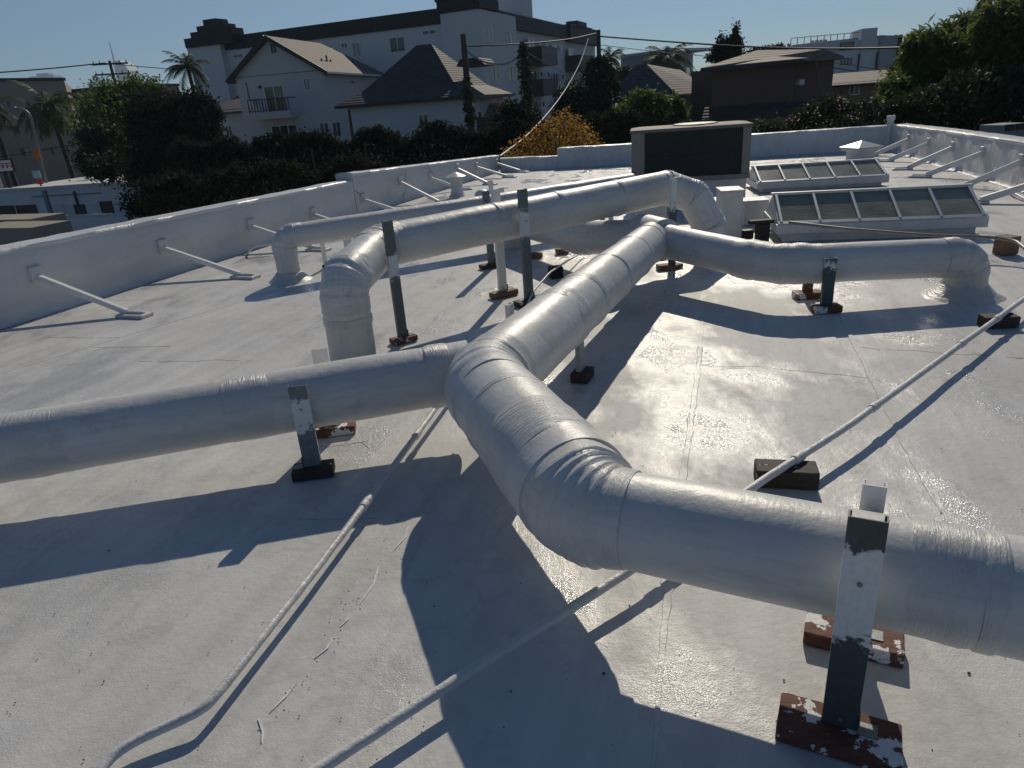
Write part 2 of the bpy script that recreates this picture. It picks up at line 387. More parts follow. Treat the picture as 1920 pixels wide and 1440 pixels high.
def deck_z(p): return .006 * noise.noise(Vector((p.x, p.y, 0)) * .55) + .003 * noise.noise(Vector((p.x, p.y, 0)) * 1.9) - .004
def deck():
    xs = np.arange(-11, 11.01, .22); ys = np.arange(-8, 20.01, .22)
    bm = bmesh.new()
    g = bmesh.ops.create_grid(bm, x_segments=100, y_segments=127, size=1)
    for v in bm.verts:
        u, q = (v.co.x + 1) / 2, (v.co.y + 1) / 2
        l = L_N.lerp(L_B, q); r = R_N.lerp(BR, q); p = l.lerp(r, u)
        v.co = (p.x, p.y, deck_z(p))
    me = bpy.data.meshes.new('roof'); bm.to_mesh(me); bm.free()
    me.polygons.foreach_set('use_smooth', [True] * len(me.polygons)); me.materials.append(MAT['roof_coat'])
    o = link_mesh('roof', me, None, (0, 0, 0)); o['kind'] = 'structure'; o['label'] = 'flat roof deck under glossy white rolled-on coating'
    return o
roof = deck()
def ribbon(name, pts, wd, h, mat, parent, wob=.0):
    mb = MB(); P = []
    for a, b_ in zip(pts[:-1], pts[1:]):
        n = max(1, int((b_ - a).length / .06))
        P += [a.lerp(b_, i / n) for i in range(n)]
    P.append(pts[-1]); vs = []; m = len(P)
    for i, p in enumerate(P):
        t_ = (P[min(m - 1, i + 1)] - P[max(0, i - 1)]).normalized(); s = Vector((-t_.y, t_.x, 0))
        q = p + s * (wob * noise.noise(p * 6)); w_ = wd * (.55 + .9 * abs(noise.noise(p * 11 + Vector((3, 1, 0))))) if wob else wd
        if wob: w_ *= min(1, .25 + 4 * min(i, m - 1 - i) / m)
        z_ = deck_z(q); q = Vector((q.x, q.y, 0))
        vs += [q - s * w_ / 2 + Vector((0, 0, z_ - .002)), q - s * w_ * .4 + Vector((0, 0, z_ + h)), q + s * w_ * .4 + Vector((0, 0, z_ + h)), q + s * w_ / 2 + Vector((0, 0, z_ - .002))]
    fs = [(i * 4 + k, i * 4 + k + 1, i * 4 + k + 5, i * 4 + k + 4) for i in range(m - 1) for k in range(3)]
    return mb.add(vs, fs).build(name, mat, parent, smooth=True)
def seam(*pp, wd=.05, h=.0035): ribbon('seam', [G(*q) for q in pp], wd, h, 'roof_coat', roof, .004)
def crack(*pp, wd=.0032):
    P = [G(*q) for q in pp]; tot = sum((b_ - a).length for a, b_ in zip(P[:-1], P[1:])); d = 0
    def at(f):
        L_ = f * tot
        for a, b_ in zip(P[:-1], P[1:]):
            if L_ <= (b_ - a).length: return a.lerp(b_, L_ / (b_ - a).length)
            L_ -= (b_ - a).length
        return P[-1]
    while d < .96:
        e = min(1.0, d + random.uniform(.12, .42)); off = Vector((random.gauss(0, .006), random.gauss(0, .006), 0))
        ribbon('crack', [at(d) + off, at(e) - off * .5], wd * random.uniform(.45, 1.15), 0.0012, 'crack_dark', roof, .03); d = e + random.choice([-.03, .0, .05, .09])
        if random.random() < .45:
            q = at(e); ribbon('crack', [q, q + Vector((random.uniform(-.16, .16), random.uniform(-.10, .10), 0))], wd * .5, .0012, 'crack_dark', roof, .03)
seam((1318, 600), (1308, 700), (1290, 830), (1262, 1000), (1235, 1300), (1225, 1440))
seam((1575, 590), (1640, 720), (1765, 960)); seam((850, 850), (800, 960), (770, 1050))
crack((1330, 688), (1430, 688), (1640, 708)); crack((1610, 652), (1730, 660), (1920, 671))
crack((80, 632), (210, 633)); crack((172, 652), (330, 649)); crack((260, 678), (450, 674)); crack((560, 972), (705, 976)); crack((205, 562), (295, 562))
crack((615, 838), (690, 826), wd=.008)
seam((0, 700), (250, 625), (520, 545), wd=.03, h=.002); seam((60, 860), (420, 700), (620, 590), wd=.03, h=.002)
# lumps and dribbles of coating, specks of grit
def blisters():
    k = 0
    def line(a, b, n, s, j): 
        A, B = G(*a), G(*b); return [(A.lerp(B, random.random()) + Vector((random.gauss(0, j), random.gauss(0, j), 0)), s * random.uniform(.5, 1.6)) for _ in range(n)]
    spots = line((705, 1070), (640, 1180), 20, .0028, .03) + line((640, 1180), (540, 1310), 22, .003, .02) + line((520, 1330), (490, 1380), 6, .003, .015) + line((760, 1000), (690, 1090), 18, .0024, .04)
    spots += line((770, 1330), (800, 1290), 8, .0024, .015) + line((1300, 1060), (1560, 1160), 16, .0024, .08)
    mb = MB()
    for p, s in spots:
        n = 7; top = p + Vector((0, 0, s * .34)); ring = [p + Vector((math.cos(a) * s, math.sin(a) * s * random.uniform(.7, 1.3), -.003)) for a in [2 * math.pi * i / n for i in range(n)]]
        mid = [p + (q - p) * .7 + Vector((0, 0, s * .26)) for q in ring]
        mb.add(ring + mid + [top], [(i, (i + 1) % n, n + (i + 1) % n, n + i) for i in range(n)] + [(n + i, n + (i + 1) % n, 2 * n) for i in range(n)])
    o = mb.build('coating_lumps', 'bead_white', roof, smooth=True); o['kind'] = 'stuff'
    mb = MB()
    for _ in range(240):
        p = G(random.uniform(-100, 2000), 480 + 960 * random.random() ** 1.0); s = random.uniform(.0012, .0028) * (1.8 if random.random() < .1 else 1)
        mb.box(p + Vector((0, 0, s * .4)), (s * random.uniform(1, 2.2), s, s), (Vector((1, 0, 0)), Vector((0, 1, 0)), Vector((0, 0, 1))))
    o = mb.build('grit', 'debris', roof); o['kind'] = 'stuff'
blisters()
for a, b_ in (((712, 1062), (668, 1130)), ((655, 1150), (640, 1176)), ((622, 1195), (590, 1235)), ((560, 1280), (505, 1335)), ((480, 1350), (492, 1392)), ((770, 985), (735, 1030))):
    A_, B_ = G(*a), G(*b_); ribbon('coating_ridge', [A_, A_.lerp(B_, .5) + Vector((.012, 0, 0)), B_], .011, .0045, 'bead_white', roof, .03)

# ------------------------------------------------------------------ parapets
def parapet(name, label, stations, outward, th, mat='wall_coat', drop=-4.7, cap=None):
    """stations: (point, height) along the inner base line"""
    t_ = thing(name, label, 'wall', stations[0][0])
    prof = lambda h: [(-.06, .0), (-.025, .018), (0, .07), (0, h * .5), (.0, h - .045), (.018, h - .012), (.05, h), (th - .05, h), (th - .015, h - .012), (th, h - .05), (th, drop)]
    P = []
    for (a, ha), (b_, hb) in zip(stations[:-1], stations[1:]):
        n = max(1, int((b_ - a).length / .14))
        P += [(a.lerp(b_, i / n), ha + (hb - ha) * i / n) for i in range(n)]
    P.append(stations[-1]); vs = []; m = len(prof(1))
    for p, h in P:
        for k, (o_, z) in enumerate(prof(h)):
            j = .010 * noise.noise(p * 2.2 + Vector((0, 0, z * 3))) + .004 * noise.noise(p * 9 + Vector((0, k * .7, 0))); jz = .009 * noise.noise(p * 3.1) + .005 * noise.noise(p * 12) if 4 <= k <= 9 else 0
            vs.append(p + outward * (o_ + j) + Vector((0, 0, z + jz)))
    fs = [(i * m + k, i * m + k + 1, (i + 1) * m + k + 1, (i + 1) * m + k) for i in range(len(P) - 1) for k in range(m - 1)]
    fs += [tuple(range(m)), tuple((len(P) - 1) * m + k for k in range(m))[::-1]]
    MB().add(vs, fs).build('wall_face', mat, t_, smooth=True, angle=60)
    vs = []
    for p, h in P:                                  # lumpy membrane lapped over the top
        for o_, z in ((-.006, h - .05), (-.004, h - .005), (.04, h + .008), (th * .5, h + .010), (th - .04, h + .008), (th + .008, h - .005), (th + .010, h - .06)):
            j = .006 * noise.noise(p * 7 + Vector((o_ * 9, 0, z)));  vs.append(p + outward * (o_ + j) + Vector((0, 0, z + .007 * noise.noise(p * 3.1) + .005 * noise.noise(p * 14 + Vector((o_ * 30, 0, 0))))))
    fs = [(i * 7 + k, i * 7 + k + 1, (i + 1) * 7 + k + 1, (i + 1) * 7 + k) for i in range(len(P) - 1) for k in range(6)]
    MB().add(vs, fs).build('coping', 'cap_coat', t_, smooth=True, angle=70)
    return t_
lout = Vector((-ldir.y, ldir.x, 0)); lout = lout if lout.x < 0 else -lout
S_ = lambda P, py, lo=0: (P, HZ(P + lout * .02, py))
q_step = L_A + ldir * ((G(712, 404) - L_A).dot(ldir))
hA = HZ(L_A, 462); 
parapet('parapet_wall', 'long white parapet wall with braces, below the dark hedge', [(L_N, .72), (L_A, .70), (q_step - ldir * .02, HZ(q_step, 338))], lout, .30)
parapet('parapet_wall', 'raised white parapet section with hairline cracks beside the round roof vent', [(q_step, HZ(q_step, 325)), (L_B + ldir * .12, HZ(L_B, 292))], lout, .34)
bdir = (BR - L_B).normalized(); bout = Vector((-bdir.y, bdir.x, 0)); bout = bout if bout.y > 0 else -bout
bs = lambda px: L_B + bdir * ((BR - L_B).length * 0 + max(0, _bx(px)))
def _bx(px):                                          # distance along the back wall seen at column px
    lo, hi = 0, 14.0
    for _ in range(50):
        m_ = (lo + hi) / 2; 
        if PJ(L_B + bdir * m_ + Vector((0, 0, .3)))[0] < px: lo = m_
        else: hi = m_
    return lo
b1, b2 = bs(1045), bs(1052)
parapet('parapet_wall', 'low notch of the white back parapet under the yellow bush', [(L_B + bdir * .06, HZ(L_B + bdir * .1, 297)), (b1, HZ(b1, 293))], bout, .26)
parapet('parapet_wall', 'tall white back parapet running behind the air conditioner', [(b1 + bdir * .004, HZ(b1, 279)), (b1 + bdir * .05, HZ(b2, 277.5)), (bs(1180), HZ(bs(1180), 270)), (bs(1410), HZ(bs(1410), 252)), (BR - bdir * .1, HZ(BR, 235))], bout, .26)
rout = Vector((-rdir.y, rdir.x, 0)); rout = rout if rout.x > 0 else -rout
r2 = BR - (BR - R_F) * .45
parapet('parapet_wall', 'white membrane covered parapet with raking braces at the flowering hedge', [(BR, HZ(BR, 234)), (r2, HZ(r2, PJ(r2)[1] * 0 + 243)), (R_F, HZ(R_F, 266)), (R_N, .66)], rout, .36, 'membrane')

# ------------------------------------------------------------------ braces
BRNUM = ['first', 'second', 'third', 'fourth', 'fifth', 'sixth', 'seventh', 'eighth', 'ninth', 'tenth']
def onwall(A, d, px, py):                             # pixel on the vertical plane through A along d
    r_ = ray(px, py); n = Vector((-d.y, d.x, 0)); k = (A - CAM).dot(n) / r_.dot(n); return CAM + r_ * k
def brace(wall_pt, foot, label, outw, group, tall=.055):
    t_ = thing('parapet_brace', label, 'brace', foot, group)
    d = (wall_pt - foot).normalized(); a = foot + Vector((0, 0, .045))
    MB().bar(a - d * .02, wall_pt - d * .01, .05, tall).build('strut', 'post_white', t_, bevel=.006)
    f2 = Vector((d.x, d.y, 0)).normalized()
    mb = MB(); mb.box(foot - f2 * .10 + Vector((0, 0, .012)), (.34, .16, .034), (f2, Vector((-f2.y, f2.x, 0)), Vector((0, 0, 1))))
    mb.box(foot - f2 * .12 + Vector((0, 0, .035)), (.22, .045, .03), (f2, Vector((-f2.y, f2.x, 0)), Vector((0, 0, 1))))
    mb.build('foot_plate', 'white_paint', t_, bevel=.012)
    MB().box(wall_pt + outw * -.012 + Vector((0, 0, .02)), (.05, .14, .17), (outw, Vector((-outw.y, outw.x, 0)), Vector((0, 0, 1)))).build('wall_bracket', 'wall_coat', t_, bevel=.015)
lb = [((68, 518), (238, 592)), ((305, 465), (448, 520)), ((470, 424), (587, 469)), ((587, 402), (687, 442)), ((680, 374), (762, 405)), ((750, 341), (822, 382)), ((806, 333), (862, 357)), ((857, 316), (912, 346)), ((893, 313), (948, 333)), ((931, 306), (974, 323))]
ends = ['whose foot is nearest the cut off end of the long left wall', 'standing alone between the wall end and the far riser', 'hidden at its foot by the far capped riser', 'reaching behind the grey clamp post of the far duct', 'just before the step up in the wall', 'bolted below the wiring on the cracked raised wall', 'between the wiring and the round vent', 'passing behind the round vent', 'second from the back corner', 'closest to the back corner']
for (wp, fp), e in zip(lb, ends):
    brace(onwall(L_A, ldir, *wp), G(*fp), 'white raking brace ' + e, lout, 'braces along the hedge side parapet')
rb = [((1704, 261), (1640, 293)), ((1741, 269), (1669, 303)), ((1787, 277), (1703, 318)), ((1843, 287), (1738, 332)), ((1916, 303), (1812, 352)), ((1985, 330), (1840, 381))]
ends = ['closest to the white vent pipe', 'second from the white vent pipe', 'third from the vent pipe, past the far skylight end', 'fourth from the vent pipe, in line with the gap between skylights', 'whose foot hides behind the near skylight ridge', 'whose foot lies beside the near skylight end']
for (wp, fp), e in zip(rb, ends):
    brace(onwall(BR, rdir, *wp), G(*fp), 'broad white brace ' + e, rout, 'braces along the flower side parapet', .085)

# ------------------------------------------------------------------ ducts
def run(points, bend=.3):
    """split a polyline into straight pieces and arcs"""
    pts = [Vector(p) for p in points]; out = []; prev = pts[0]
    for i in range(1, len(pts) - 1):
        a = (pts[i] - pts[i - 1]).normalized(); c = (pts[i + 1] - pts[i]).normalized()
        th = a.angle(c); R = bend[i - 1] if hasattr(bend, '__len__') else bend
        tl = min(R * math.tan(th / 2), .48 * (pts[i] - pts[i - 1]).length, .48 * (pts[i + 1] - pts[i]).length)
        p0, p1 = pts[i] - a * tl, pts[i] + c * tl
        out.append(('s', prev, p0)); arc = []
        n = 10
        for k in range(n + 1):
            q = k / n; arc.append(p0 * (1 - q) ** 2 + pts[i] * 2 * q * (1 - q) + p1 * q * q)
        out.append(('e', arc, a, c)); prev = p1
    out.append(('s', prev, pts[-1])); return out
def duct(t_, points, r, bend=.3, bands=(), r_end=None, n=44, start_cap=False):
    pcs = run(points, bend); u = 0
    tot = sum((p[2] - p[1]).length if p[0] == 's' else .3 for p in pcs); done = 0
    rr = lambda q: r + ((r_end - r) * q if r_end else 0)
    for p in pcs:
        if p[0] == 's':
            L = (p[2] - p[1]).length; m = max(2, int(L / .05)); 
            P = [p[1].lerp(p[2], i / m) for i in range(m + 1)]
            MB().tube(P, [rr((done + L * i / m) / tot) for i in range(m + 1)], n, True, u, .004, 2.5).build('duct_section', 'duct_paint', t_, smooth=True)
            done += L; u += L
        else:
            arc = p[1]; m = len(arc)
            P = [arc[0] - p[2] * .07] + arc + [arc[-1] + p[3] * .07]
            rad = [rr(done / tot) + .004] + [rr(done / tot) + .006 + .004 * math.sin(i * 2.4) for i in range(m)] + [rr(done / tot) + .004]
            # resample for fold relief
            Q = []; RR = []
            for i in range(len(P) - 1):
                for k in range(3): Q.append(P[i].lerp(P[i + 1], k / 3)); RR.append(rad[i] + (rad[i + 1] - rad[i]) * k / 3)
            Q.append(P[-1]); RR.append(rad[-1])
            MB().tube(Q, RR, n, True, u, .010, 7).build('elbow', 'duct_mastic', t_, smooth=True); done += .3; u += .3
def band(t_, a, b, f, r, wd=.10, lift=.005):
    a, b = Vector(a), Vector(b); c = a.lerp(b, f); d = (b - a).normalized(); m = 6
    P = [c + d * wd * (i / m - .5) for i in range(m + 1)]
    MB().tube(P, [r + lift * (.2 if i in (0, m) else 1) for i in range(m + 1)], 44, True, f * 3, .006, 9).build('tape_band', 'duct_mastic', t_, smooth=True)

ZT = .42
E1 = G(1112, 962, .40); T1 = G(905, 722, ZT); T2 = G(1222, 452, .40)
S1end = E1 + (G(1600, 1058, .40) - E1) * 2.4
dk = thing('trunk_duct', 'big white duct line forking at a wrinkled tee, with a branch off to each side', 'duct', Vector((T1.x, T1.y, 0)))
# trunk from the far tee to the near elbow, then the smaller run to the right
far3 = T2 + (T2 - T1).normalized() * .30; far3.z = .40
duct(dk, [far3, T1, E1.lerp(T1, .12)], .166, .34, r_end=.205)
nE = E1
duct(dk, [T1.lerp(E1, .70), nE, S1end], .190, .30, r_end=None) if False else None
# near elbow tapers from the trunk to the smaller pipe
a_ = (E1 - T1).normalized(); c_ = (S1end - E1).normalized(); p0, p1 = E1 - a_ * .085, E1 + c_ * .08
arc = [p0 * (1 - q) ** 2 + E1 * 2 * q * (1 - q) + p1 * q * q for q in [i / 30 for i in range(31)]]
MB().tube([p0 - a_ * .10] + arc + [p1 + c_ * .05], [.196] + [.200 - .042 * (i / 30) + .004 * math.sin(i * 1.1) for i in range(31)] + [.158], 48, True, 0, .012, 7).build('elbow', 'duct_mastic', dk, smooth=True)
L = (S1end - p1).length; m = int(L / .05)
MB().tube([p1.lerp(S1end, i / m) for i in range(m + 1)], .153, 48, True, 0, .004, 2.5).build('duct_section', 'duct_paint', dk, smooth=True)
for px in (1760, 1850):
    band(dk, p1, S1end, ((G(px, 1062 + (px - 1600) * .19, .40) - p1).length) / L, .153, .16 if px < 1800 else .05)
# left branch
LB = [G(882, 694, .36), G(702, 715, .32), G(315, 780, .31), G(-160, 869, .30)]
duct(dk, [LB[0], LB[3]], .160, .2)
LBL = (LB[3] - LB[0]).length; band(dk, LB[0], LB[3], .17 / LBL, .161, .12, .006); band(dk, LB[0], LB[3], (G(480, 750, .34) - LB[0]).length / LBL, .160, .24, .003); band(dk, LB[0], LB[3], (G(80, 820, .33) - LB[0]).length / LBL, .160, .30, .003)
# straps on the trunk
for f, wd in ((.30, .20), (.42, .10), (.60, .05), (.80, .04), (.95, .03)): band(dk, T1, T2, f, .193 - .024 * f, wd, .007)
td = (T2 - T1).normalized(); ts = (G(1290, 468, .40) - T2); ts.z = 0; ts.normalize(); tc = T2 + td * .14
MB().tube([tc - ts * .24 + Vector((0, 0, .01)), tc - ts * .22 + Vector((0, 0, .01)), tc + ts * .14, tc + ts * .17], [.150, .192, .192, .152], 44, True, 0, .006, 5).build('tee_body', 'duct_paint', dk, smooth=True, angle=50)
band(dk, T1, E1, .35, .199, .05); band(dk, T1, E1, .66, .2005, .28)
# far tee: right branch with an elbow down into the roof
RB = [T2 + (T2 - T1).normalized() * .12, G(1290, 468, .385), G(1452, 497, .345), G(1610, 488, .32), G(1812, 482, .305)]
dn = Vector((RB[-1].x + .02, RB[-1].y, -.02))
duct(dk, [RB[0], RB[2], RB[4] + (RB[4] - RB[3]).normalized() * .02, dn], .150, [.5, .17])
MB().tube([Vector((dn.x, dn.y, -.01)), Vector((dn.x, dn.y, .03)), Vector((dn.x, dn.y, .10))], [.30, .22, .158], 40, False, 0, .02, 6).build('flashing_cone', 'duct_mastic', dk, smooth=True)
band(dk, RB[0], RB[2], .10, .152, .05)
# branch that runs back under the overhead duct
BK = [tc - ts * .05, G(1085, 445, .34), G(985, 418, .34), G(905, 402, .34)]
duct(dk, [BK[0], BK[1], BK[2] + (BK[2] - BK[1]).normalized() * .3, BK[2] + (BK[2] - BK[1]).normalized() * .45 + Vector((0, 0, -.4))], .165, [.4, .12])

# overhead duct
UZ = .70
u0, u1, u2 = G(650, 520, .60), G(712, 462, .69), G(1250, 352, .745)
up = thing('overhead_duct', 'white duct raised on tall posts, dropping to the roof at both ends', 'duct', Vector((u1.x, u1.y, 0)))
gd = Vector((G(657, 640, .15).x, G(657, 640, .15).y, -.02))
u0 = Vector((gd.x + .01, gd.y + .02, .58))
udir = (u2 - u1).normalized()
e1 = u2 + Vector((.26, -.06, -.10)); e2 = u2 + Vector((.42, -.10, -.40)); e3 = Vector((e2.x + .03, e2.y - .02, -.02))
duct(up, [gd, u0, u1, u2, e1, e2, e3], .165, [.16, .26, .03, .03, .03])
for f in (.34, .55, .78): band(up, u1, u2, f, .166, .05)
band(up, gd, u0, .55, .168, .06)
# far lower duct
fz = .47
f0, f1, f2_ = G(530, 445, fz), G(640, 432, fz), G(955, 380, .50)
fend = f2_ + (f2_ - f1) * .9; fend.z = .52
fl = thing('far_duct', 'slimmer white duct with a bent riser beside the hedge side parapet', 'duct', Vector((f0.x, f0.y, 0)))
duct(fl, [Vector((f0.x, f0.y, -.02)), f0, fend], .128, [.14])
MB().tube([Vector((f0.x, f0.y, z)) for z in (-.01, .03, .09)], [.25, .19, .135], 36, False, 0, .02, 6).build('flashing_cone', 'duct_mastic', fl, smooth=True)

# ------------------------------------------------------------------ support posts
PCNT = [0]
def post(foot, top, label, wood_='redwood', white=None, along=None, w_=.072, blk=(.26, .11, .055), grp='posts holding up the ducts', yaw=0, notch=False, gal=(.17, .20, .20), clip=True, fwd=0.0, clear=None):
    base = Vector((foot.x, foot.y, 0)); t_ = thing('support_post', label, 'post', base, grp)
    al = (along if along is not None else Vector((1, 0, 0))).copy(); al.z = 0; al.normalize(); ac = Vector((-al.y, al.x, 0))
    if ac.y > 0: ac = -ac
    zb = blk[2]; PCNT[0] += 1; 
    if clear:
        A_, B_, r_ = clear; q_ = Vector((B_.x - A_.x, B_.y - A_.y, 0)).normalized(); w0 = base - Vector((A_.x, A_.y, 0)); side_ = w0 - q_ * w0.dot(q_)
        need = r_ + .004 - side_.length if side_.dot(ac) > 0 else r_ + .004 + side_.length
        fwd = max(fwd, need + (.032 if True else 0))
    base = base + ac * fwd; t_.location = base; ORG[t_.name] = base.copy()
    mt = post_metal('post_%d' % PCNT[0], gal, *(white or (9, 10)))
    th = .004; mb = MB(); fl = .032
    # C channel with a lip, web towards the duct's outside
    prof = [(-w_ / 2, -fl), (-w_ / 2, 0), (w_ / 2, 0), (w_ / 2, -fl), (w_ / 2 - .008, -fl), (w_ / 2 - .008, -fl + th), (w_ / 2 - th, -fl + th), (w_ / 2 - th, -th), (-w_ / 2 + th, -th), (-w_ / 2 + th, -fl + th), (-w_ / 2 + .008, -fl + th), (-w_ / 2 + .008, -fl)]
    mb.prism([base + al * x + ac * y + Vector((0, 0, zb + .002)) for x, y in prof], (0, 0, top - zb))
    mb.build('channel', mt, t_)
    mb = MB(); mb.box(base + Vector((0, 0, zb / 2 + .001)) + ac * -.005, (blk[0], blk[1], zb), (al, ac, Vector((0, 0, 1))))
    mb.build('wood_block', wood_, t_, bevel=.004)
    for zz_ in (zb + .03, zb + (top - zb) * .72):
        q_ = base + Vector((random.uniform(-.012, .012), 0, zz_)); MB().tube([q_, q_ + ac * .006], .0065, 6).build('bolt', 'galv', t_)
    if clip:
        mb = MB(); c = base + al * (w_ / 2 + .025) + ac * -.012
        mb.box(c + Vector((0, 0, zb + .003)), (.05, .045, .003), (al, ac, Vector((0, 0, 1)))); mb.box(base + al * (w_ / 2 + .003) + ac * -.012 + Vector((0, 0, zb + .028)), (.003, .045, .05), (al, ac, Vector((0, 0, 1))))
        mb.build('angle_clip', 'galv', t_)
    return t_
d1 = S1end - E1; dl = LB[2] - LB[0]; dt = T2 - T1; du = u2 - u1; df = f2_ - f1; dr = RB[4] - RB[2]
post(G(1572, 1365, .05), .70, 'grey channel post with white overspray, on the large painted redwood block', 'redwood', (.34, .62), d1, .085, (.30, .13, .055), gal=(.06, .07, .075), clear=(E1, S1end, .155))
post(G(1600, 1192, .04), .575, 'rear white post of the pair at the smaller duct end', 'redwood', (.05, 9), d1, .062, (.28, .11, .05), gal=(.3, .32, .31))
post(G(592, 850, .05), .48, 'short grey post clamped to the front of the left branch duct', 'dark_wood', (.26, .40), dl, .085, (.20, .11, .05), gal=(.17, .20, .205), clear=(LB[0], LB[3], .163))
post(G(625, 800, .04), .50, 'pale post behind the left branch duct', 'redwood', (.0, 9), dl, .085, (.24, .11, .05))
post(G(1093, 697, .05), .43, 'pale green grey post on a dark block at the trunk duct side', 'dark_wood', (.37, .43), dt, .085, (.16, .11, .06), gal=(.33, .38, .36), clip=False)
p6 = G(1093, 697, .05) + Vector((-dt.y, dt.x, 0)).normalized() * .46
post(p6, .47, 'white post on the hidden side of the trunk duct', 'dark_wood', (0, 9), dt, .07, (.2, .1, .05), clip=False)
post(G(757, 634, .03), .92, 'tall slim grey post at the near bend of the overhead duct', 'redwood', (.50, .66), du, .075, (.20, .10, .04), gal=(.12, .145, .14), clear=(u1, u2, .168))
post(G(994, 563, .03), .98, 'tallest grey post, halfway along the overhead duct', 'dark_wood', (.58, .80), du, .085, (.30, .10, .045), gal=(.14, .17, .175), clear=(u1, u2, .168))
post(G(945, 549, .03), .96, 'white painted post behind the overhead duct', 'tan_wood', (0, 9), du, .08, (.26, .11, .05))
post(G(923, 496, .03), .81, 'green grey post between the overhead duct and the far duct', 'dark_wood', (.62, .66), df, .075, (.28, .1, .045), gal=(.15, .185, .18))
post(G(612, 500, .02), .54, 'thin white strut beside the near bend of the far duct', 'dark_wood', (0, 9), df, .045, (.08, .08, .04), clip=False)
post(G(655, 470, .02), .40, 'wide white strap post under the far duct', 'tan_wood', (0, 9), df, .10, (.2, .1, .03), clip=False)
post(G(1546, 572, .04), .41, 'dark teal post at the middle of the right branch duct', 'redwood', (.345, .385), dr, .085, (.20, .12, .05), gal=(.055, .085, .095), clip=False, clear=(RB[2], RB[4], .152))
post(G(1515, 549, .04), .25, 'stubby rust coloured post under the right branch duct', 'redwood', None, dr, .075, (.22, .12, .05), gal=(.10, .055, .035), clip=False)
post(G(1262, 498, .03), .88, 'post with a dark foot where the overhead duct turns down', 'tan_wood', (.58, 9), du, .075, (.2, .1, .04), gal=(.05, .08, .09), clip=False)
post(G(1131, 428, .02), .42, 'dark slim post under the far end of the overhead duct', 'dark_wood', None, df, .06, (.2, .1, .04), gal=(.06, .07, .075), clip=False)
post(G(1147, 423, .02), .44, 'pale slim post under the far end of the overhead duct', 'dark_wood', (0, 9), df, .06, (.2, .1, .04), clip=False)
post(G(970, 458, .02), .5, 'pale post whose block sits behind the green grey post', 'dark_wood', (0, 9), df, .06, (.22, .1, .045), clip=False)
post(G(946, 425, .02), .56, 'white post top poking above the far duct', 'dark_wood', (0, 9), df, .07, (.22, .1, .045), clip=False)
post(G(926, 412, .02), .60, 'white post with a cross strap above the far duct', 'dark_wood', (0, 9), df, .06, (.2, .1, .045), clip=False)

# loose blocks
def block(p, label, size, mat, yaw=0, grp='loose wooden sleepers under pipes'):
    c, s = math.cos(yaw), math.sin(yaw); ax = (Vector((c, s, 0)), Vector((-s, c, 0)), Vector((0, 0, 1)))
    mb = MB(); mb.box(Vector((p.x, p.y, size[2] / 2 + .001)), size, ax)
    return tag(mb.build('wood_block', mat, None, bevel=.006), label, 'block', grp)
block(G(1472, 905, .0), 'weathered dark timber block under the raised conduit beside the trunk', (.26, .12, .085), 'dark_wood', -.25)
block(G(1870, 612, .0), 'black pipe block splashed with white, near the right riser', (.22, .11, .08), 'dark_wood', -.12)
block(G(1884, 476, .0), 'upright brown timber block under the grey conduit end', (.15, .15, .17), 'tan_wood', .3)
block(G(1428, 452, 0), 'dark timber block with a plank on top beside the near skylight', (.12, .12, .20), 'dark_wood', .2)
block(G(1400, 447, 0), 'small black block next to the white plenum boxes', (.12, .1, .10), 'rubber_black', .1)
block(G(1042, 520, 0), 'square black block carrying a small cable under the overhead duct', (.13, .12, .11), 'rubber_black', .2)
block(G(1054, 475, 0), 'small tan block behind the square black block', (.14, .1, .06), 'tan_wood', .2)
block(G(1005, 483, 0), 'low tan block behind the tallest grey post', (.14, .1, .055), 'tan_wood', .1)
block(G(1245, 505, 0), 'low brown block tucked under the far tee', (.14, .1, .05), 'tan_wood', .1)
pk = G(1428, 452, 0); tag(MB().box(Vector((pk.x - .02, pk.y, .222)), (.27, .10, .04)).build('plank', 'dark_wood', None, bevel=.004), 'short plank lying on a dark timber block by the skylight', 'plank')

# ------------------------------------------------------------------ conduits
def smooth_path(P, it=2):
    for _ in range(it):
        Q = [P[0]]
        for a, b_ in zip(P[:-1], P[1:]): Q += [a.lerp(b_, .25), a.lerp(b_, .75)]
        P = Q + [P[-1]]
    return P
def conduit(name, label, pts, r, mat='white_paint', couplings=(), straps=0, cat='pipe'):
    P0 = [Vector(p) for p in pts]; t_ = thing(name, label, cat, Vector((P0[0].x, P0[0].y, 0)))
    P = [P0[0]]
    for a, b_ in zip(P0[:-1], P0[1:]):
        n = max(1, int((b_ - a).length / .12)); P += [a.lerp(b_, i / n) for i in range(1, n + 1)]
    P = smooth_path(P, 2)
    P = [p + Vector((0, 0, .004 * noise.noise(p * 1.7))) + Vector((.006 * noise.noise(p * .9), 0, 0)) for p in P]
    MB().tube(P, r, 14, True, 0, .0012, 30).build('pipe_run', mat, t_, smooth=True)
    for f in couplings:
        i = min(len(P) - 3, max(2, int(f * len(P)))); d = (P[i + 1] - P[i - 1]).normalized()
        MB().tube([P[i] - d * .035, P[i] - d * .03, P[i] + d * .03, P[i] + d * .035], [r, r + .005, r + .005, r], 14, True).build('coupling', mat, t_, smooth=True)
    return t_
c2 = [G(470, 1525, .055), G(620, 1428, .055), G(857, 1273, .06), G(1188, 1066, .085), G(1430, 900, .10), G(1600, 792, .105), G(1868, 598, .10), G(1990, 510, .10)]
conduit('conduit', 'long straight white conduit resting on dark blocks and passing under the small duct', c2, .017, couplings=(.22, .36, .47, .66, .76))
